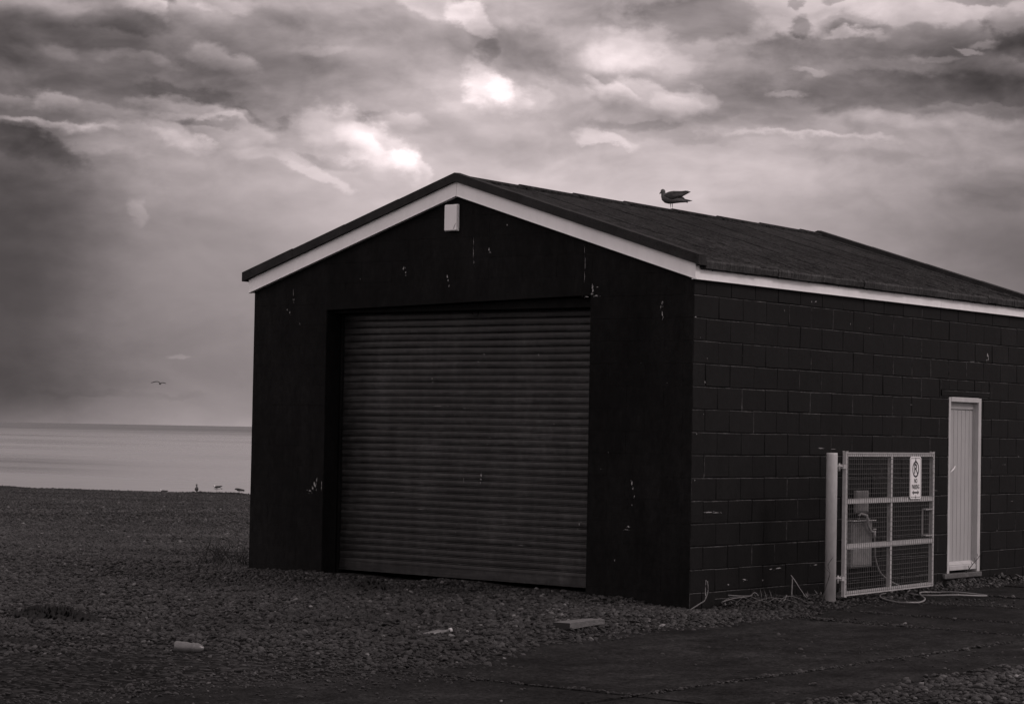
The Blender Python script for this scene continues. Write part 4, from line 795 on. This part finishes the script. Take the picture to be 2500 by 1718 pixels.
# ------------------------------------------------------------------ weeds
def leaf(mb, p, dirv, ln, wd, droop, m=0, seg=4):
    p = Vector(p); dirv = Vector(dirv).normalized(); side = dirv.cross(Vector((0, 0, 1)))
    side = side.normalized() if side.length > .01 else Vector((1, 0, 0)); L_, R2 = [], []
    for k in range(seg+1):
        t = k/seg; c = p + dirv*ln*t + Vector((0, 0, -droop*ln*t*t)); w = wd*math.sin(math.pi*min(1, .12+.88*t))*.5
        L_.append(c-side*w); R2.append(c+side*w)
    n = seg+1; mb.add(L_+R2, [(k, k+1, n+k+1, n+k) for k in range(seg)], m)
def weed(name, x, y, kind, lab, seed, h=.2, n=18, grp=None, w=.15, m=weed_m, cat='weed'):
    rr = random.Random(seed); mb = MB(); z0_ = max(tz(x, y), .006)
    for i in range(n):
        px, py = x+rr.uniform(-w, w), y+rr.uniform(-w, w)*(.5 if kind != 'leafy' else 1); z_ = max(tz(px, py), .0)-.005; an = rr.uniform(0, 6.28)
        if kind == 'leafy':
            for k in range(5): a2 = an+k*1.25+rr.uniform(-.3, .3); leaf(mb, (px, py, z_+.01), (math.cos(a2), math.sin(a2), rr.uniform(.3, 1.4)), h*rr.uniform(.4, .9), h*.16, rr.uniform(.1, .6))
        elif kind == 'blade':
            leaf(mb, (px, py, z_), (math.cos(an)*.5, math.sin(an)*.5, 1), h*rr.uniform(.5, 1.1), .006, rr.uniform(0, .5)); 
        else:
            p = Vector((px, py, z_)); pts_ = [p]; dv_ = Vector((rr.uniform(-.7, .7), rr.uniform(-.7, .7), 1))
            for k in range(4): dv_ = dv_+Vector((rr.uniform(-.6, .6), rr.uniform(-.6, .6), rr.uniform(-.5, .2))); pts_.append(pts_[-1]+dv_.normalized()*h*.27)
            mb.tube(pts_, [.004, .0035, .003, .0025, .0015], 5)
    o = mb.build(name, m, fix=False); world_to_own(o, (x, y, z0_)); tag(o, lab, cat, grp); return o
weed('weed_tuft', -6.95, .50, 'twig', 'tangled dark weed growing against the left front corner of the garage', 1, .33, 70, w=.36, m=mat('blackened twigs', .006, .7))
weed('weed_tuft', -6.45, .10, 'blade', 'low dark grass tuft right at the left front corner of the garage', 2, .16, 70, w=.15)
weed('weed_tuft', .50, 1.45, 'leafy', 'dark leafy weed at the foot of the round gate post', 3, .14, 9, w=.12)
weed('weed_tuft', .22, 1.05, 'blade', 'sparse dark grass tuft by the wall left of the gate post', 4, .16, 40, w=.10)
weed('weed_tuft', .20, 4.75, 'leafy', 'leafy weed growing between the gate end and the white door', 5, .16, 14, w=.20)
weed('weed_tuft', .22, 5.6, 'leafy', 'low leafy weed under the threshold of the white door', 6, .12, 10, w=.12)
weed('weed_tuft', .25, 6.7, 'leafy', 'bushy weed at the wall foot just right of the white door', 7, .20, 18, w=.26)
weed('weed_tuft', .25, 7.45, 'leafy', 'bushy weed at the far end of the side wall', 8, .18, 18, w=.16)
weed('weed_tuft', 0.3, 2.2, 'leafy', 'scrappy dark weed at the wall foot behind the hinge end of the gate', 20, 0.13, 9, w=.13)
weed('weed_tuft', 0.1, 0.55, 'leafy', 'tiny weed tuft at the wall foot between the curled stalk and the corner', 21, 0.1, 9, w=.13)
weed('weed_tuft', 0.12, 3, 'leafy', 'weed tuft under the tall service box behind the gate', 22, 0.13, 9, w=.13)
weed('weed_tuft', 0.45, 4.25, 'leafy', 'flat weed just beyond the latch end of the gate', 23, 0.12, 9, w=.13)
def stalk(lab, segs, at, m=dead_m, name='dry_stalk', cat='dead plant', grp='dry stalks along the foot of the side wall'):
    mb = MB()
    for pts_, r in segs:
        pts_ = spline([Vector(p)+Vector((at[0], at[1], max(tz(at[0], at[1]), 0))) for p in pts_], 4); n_ = len(pts_); mb.tube(pts_, [r*(1-.6*k/n_) for k in range(n_)], 6)
    o = mb.build(name, m); world_to_own(o, (at[0], at[1], max(tz(*at), 0))); tag(o, lab, cat, grp)
D1 = lambda a, z: (Rt[0]*a, Rt[1]*a, z)      # a point a metres sideways, z up
stalk('pale forked dry stalk standing at the near corner of the garage', [([D1(-.14, .0), D1(-.05, .06), D1(.0, .10), D1(.0, .19), D1(.005, .29)], .007), ([D1(.0, .10), D1(.025, .18), D1(.02, .28)], .006), ([D1(-.14, .0), D1(-.24, -.03), D1(-.32, -.06)], .006)], (.22, -.05))
stalk('pale curled dry stalk lying just right of the near corner', [([D1(-.08, .06), D1(.04, .10), D1(.18, .12), D1(.24, .16), D1(.28, .13)], .006), ([D1(-.02, .13), D1(.12, .125), D1(.22, .13)], .005)], (.28, .30))
stalk('pale dry stalk like a tripod midway between the corner and the post', [([D1(-.1, -.06), D1(-.02, .03), D1(.0, .08)], .009), ([D1(.05, .06), D1(.055, .2), D1(.06, .25), D1(.13, .15), D1(.2, .05)], .007), ([D1(.06, .25), D1(.04, .28)], .006)], (.50, 1.0))
stalk('thin straggling dry stems spread low along the wall foot', [([D1(a, .02), D1(a+.08, .045+.02*(k % 3)), D1(a+.2, .05+.02*(k % 2)), D1(a+.30, .02)], .0028) for k, a in enumerate((-.5, -.35, -.2, -.05, .1, .2))], (.34, .72))
stalk('thin dark stem leaning in front of the round gate post', [([D1(-.06, .0), D1(-.02, .15), D1(.02, .3), D1(.0, .38), D1(.05, .46)], .006), ([D1(.02, .3), D1(-.03, .36)], .003)], (.68, 1.50), m=weed_m, name='dark_stem', grp=None)
stalk('dark bramble stem rising across the foot of the white door', [([D1(-.12, .06), D1(-.06, .13), D1(.0, .21), D1(.06, .28), D1(.09, .34)], .006)]+[([D1(-.09+.035*k, .10+.047*k), D1(-.10+.035*k, .135+.047*k)], .004) for k in range(5)], (.10, 5.90), m=weed_m, name='bramble_stem', grp=None)

# ------------------------------------------------------------------ gulls
g_dark = mat('dark gull plumage', .026, .75, bump=(40, .3, .004, 5), var=[(40, .5, (1, 1, 1))])
g_mid = mat('grey gull plumage', .055, .75, bump=(40, .3, .004, 5), var=(60, .35, (1, 1, 1)))
g_white = mat('pale gull plumage', .55, .7, var=(40, .1, (1, 1, 1)))
g_leg = mat('gull leg', .02, .6)
def gull(name, at, turn, lab, grp, body_m, wing_m, scale=1.0, pose='stand', head=None, roofz=0):
    """side profile facing local -X; x forward is negative, z up, origin at the feet"""
    k = 1/4046.; T_ = empty(name, at, lab, 'gull', grp); T_.rotation_euler = (0, 0, turn); T_.scale = (scale,)*3
    def q(a, b, y=0): return ((a-930)*k, y, (1290-b)*k)
    leg = 0 if pose == 'stand' else .062
    mb = MB()
    if pose in ('stand', 'sit'): sp = [(515, 292, 30), (512, 325, 88), (515, 380, 118), (525, 440, 112), (540, 520, 112), (565, 600, 150), (620, 690, 205), (720, 770, 225), (850, 815, 200), (1000, 825, 172), (1200, 828, 142), (1380, 835, 110), (1560, 855, 78), (1740, 890, 30)]
    elif pose == 'rear': sp = [(930, 100, 30), (925, 150, 95), (928, 230, 112), (935, 330, 90), (940, 430, 85), (945, 520, 130), (950, 620, 190), (955, 760, 235), (955, 900, 225), (955, 1020, 165), (955, 1100, 90), (955, 1150, 40)]
    else: sp = [(250, 640, 30), (275, 650, 85), (330, 660, 112), (420, 640, 115), (520, 640, 150), (640, 690, 200), (780, 740, 222), (920, 770, 200), (1100, 800, 165), (1300, 840, 130), (1500, 880, 80), (1700, 920, 30)]
    pts_ = [q(a, b) for a, b, r in sp]; mb.tube(pts_, [r*k for a, b, r in sp], 16, flat=1.0 if pose != 'rear' else 1.0, up=(0, 1, 0))
    body = mb.build('body', body_m, T_, loc=(0, 0, -leg))
    beak = {'stand': ((430, 440), (350, 540)), 'sit': ((430, 420), (320, 470)), 'rear': ((870, 210), (740, 240)), 'bow': ((290, 680), (190, 760))}[pose]
    mb = MB(); a, b = q(*beak[0]), q(*beak[1]); m_ = tuple((a[i]*.35+b[i]*.65) for i in range(3)); mb.tube([a, m_, b], [38*k, 30*k, 8*k], 8); mb.build('beak', g_leg, T_, loc=(0, 0, -leg))
    if pose == 'rear':
        outline = None
        for s_ in (-1, 1):
            mb = MB(); pts_ = [q(955+s_*70, 560, -.02), q(955+s_*150, 700, -.05), q(955+s_*170, 850, -.06), q(955+s_*110, 1000, -.06), q(955+s_*20, 1130, -.05)]
            mb.tube(pts_, [60*k, 120*k, 125*k, 90*k, 20*k], 10, flat=.8, up=(0, 1, 0)); mb.build('wing', wing_m, T_, loc=(0, 0, -leg))
    else:
        out = [(560, 640), (590, 570), (660, 490), (800, 430), (1000, 388), (1200, 385), (1400, 382), (1560, 362), (1650, 345), (1670, 362), (1765, 350), (1745, 375), (1875, 395), (1780, 450), (1600, 550), (1440, 645), (1250, 705), (1000, 808), (800, 800), (620, 745)]
        if pose == 'bow': out = [(a-60, b+ (a-560)*.28 + 20) for a, b in out]
        if pose == 'sit': out = [(a, b+(a-560)*.12) for a, b in out]
        for s_ in (-1, 1):
            mb = MB(); n_ = len(out); cx_, cy_ = sum(a for a, b in out)/n_, sum(b for a, b in out)/n_
            def yw(a): return s_*max(.010, .050 - .040*max(0, (a-900)/1000))
            sh = 1 if s_ < 0 else 1
            o1 = [q(a, b*1.0 + (12 if s_ > 0 else 0), yw(a)-s_*.006) for a, b in out]; o2 = [q(cx_+(a-cx_)*.86, cy_+(b-cy_)*.8, yw(a)+s_*.008) for a, b in out]; o3 = [q(cx_+(a-cx_)*.5, cy_+(b-cy_)*.4, yw(a)+s_*.013) for a, b in out]
            mb.add(o1+o2+o3, [tuple(range(n_)), tuple(2*n_+i for i in range(n_))]+[(i, (i+1) % n_, n_+(i+1) % n_, n_+i) for i in range(n_)]+[(n_+i, n_+(i+1) % n_, 2*n_+(i+1) % n_, 2*n_+i) for i in range(n_)], 0, False); mb.build('wing', wing_m, T_, loc=(0, 0, -leg))
        tl = [(1250, 700), (1400, 650), (1500, 660), (1565, 720), (1600, 760), (1760, 795), (1960, 832), (1880, 858), (1720, 890), (1740, 945), (1600, 910), (1400, 830)]
        if pose == 'bow': tl = [(a-60, b+60) for a, b in tl]
        mb = MB(); mb.prism([q(a, b, -.014) for a, b in tl], (0, .028, 0)); mb.build('tail', wing_m, T_, loc=(0, 0, -leg))
    if pose != 'sit':
        for s_, lx in ((-1, 0), (1, 95)):
            if pose == 'rear': lx = 0
            mb = MB(); y_ = s_*.018; lg = 0
            c = [q(885+lx, 980, y_), q(900+lx, 1130, y_), q(885+lx, 1285, y_)]
            if pose == 'rear': c = [q(955+s_*60, 1040, y_*0), q(955+s_*60, 1290, 0)]
            mb.tube(c, [20*k, 15*k, 12*k][:len(c)], 7); f0 = c[-1]
            for an in (-.4, 0, .4): mb.tube([f0, (f0[0]-.028*math.cos(an), f0[1]+.028*math.sin(an), .002)], [8*k, 5*k], 5)
            mb.build('leg', g_leg, T_, loc=(0, 0, -leg))
    return T_
gt = YAW       # facing left across the view
gull('gull', (-3.01, 4.02, 4.398), gt, 'dark gull perched on the garage roof ridge', None, g_mid, g_dark)
GR = 'gulls on the far crest of the shingle'
def crest(u):
    d = Fw + Rc*(u-1250)/FPX - Uc*(1200-859)/FPX; d = d/(d@FH); ds = np.arange(60, 108, .25); x_, y_ = CX+d[0]*ds, CY+d[1]*ds; z_ = terrain(x_, y_); i = int(np.argmax((z_-CAM[2])/ds)); return (x_[i], y_[i], z_[i]+.05)
c1 = crest(398)
gull('gull', (c1[0], c1[1], c1[2]-.13), gt, 'gull crouched almost hidden behind the shingle crest, leftmost on the beach', GR, g_white, g_dark, 1.1, 'sit')
gull('gull', crest(480), gt, 'upright gull with dark rounded back, seen from behind on the shingle crest', GR, g_mid, g_dark, 1.35, 'rear')
gull('gull', crest(529), gt, 'pale bodied gull with dark wings, facing left on the shingle crest', GR, g_white, g_dark, 1.15, 'stand')
gull('gull', crest(584), gt, 'dark gull with lowered head on the crest, closest to the garage wall', GR, g_dark, g_dark, 1.2, 'bow')
fl = CAM + (Fw + Rc*(391-1250)/FPX - Uc*(936-859)/FPX)*120
FG = empty('gull', tuple(fl), 'gull in flight with spread wings above the sea', 'gull'); FG.rotation_euler = (0, 0, gt)
kk = 120/FPX/26.6
def fq(a, b, y=0): return ((a-700)*kk, y, (965-b)*kk)
mb = MB(); mb.tube([fq(700, 975, -.24), fq(700, 970, -.16), fq(705, 965, -.05), fq(712, 955, .08), fq(715, 945, .22)], [.012, .04, .062, .045, .01], 12); mb.build('body', g_mid, FG, loc=(0, 0, 0))
for pl in ([(690, 940), (640, 890), (580, 850), (480, 838), (370, 850), (260, 880), (160, 915), (80, 918)], [(740, 920), (800, 910), (880, 905), (960, 915), (1020, 935), (1090, 965)]):
    mb = MB(); n_ = len(pl); mb.tube([fq(a, b, .03*math.sin(i/n_*3)) for i, (a, b) in enumerate(pl)], [.016+.006*math.sin(math.pi*i/(n_-1))-.010*(i == n_-1) for i in range(n_)], 8, flat=4.0, up=(0, 0, 1)); mb.build('wing', g_dark, FG, loc=(0, 0, 0))
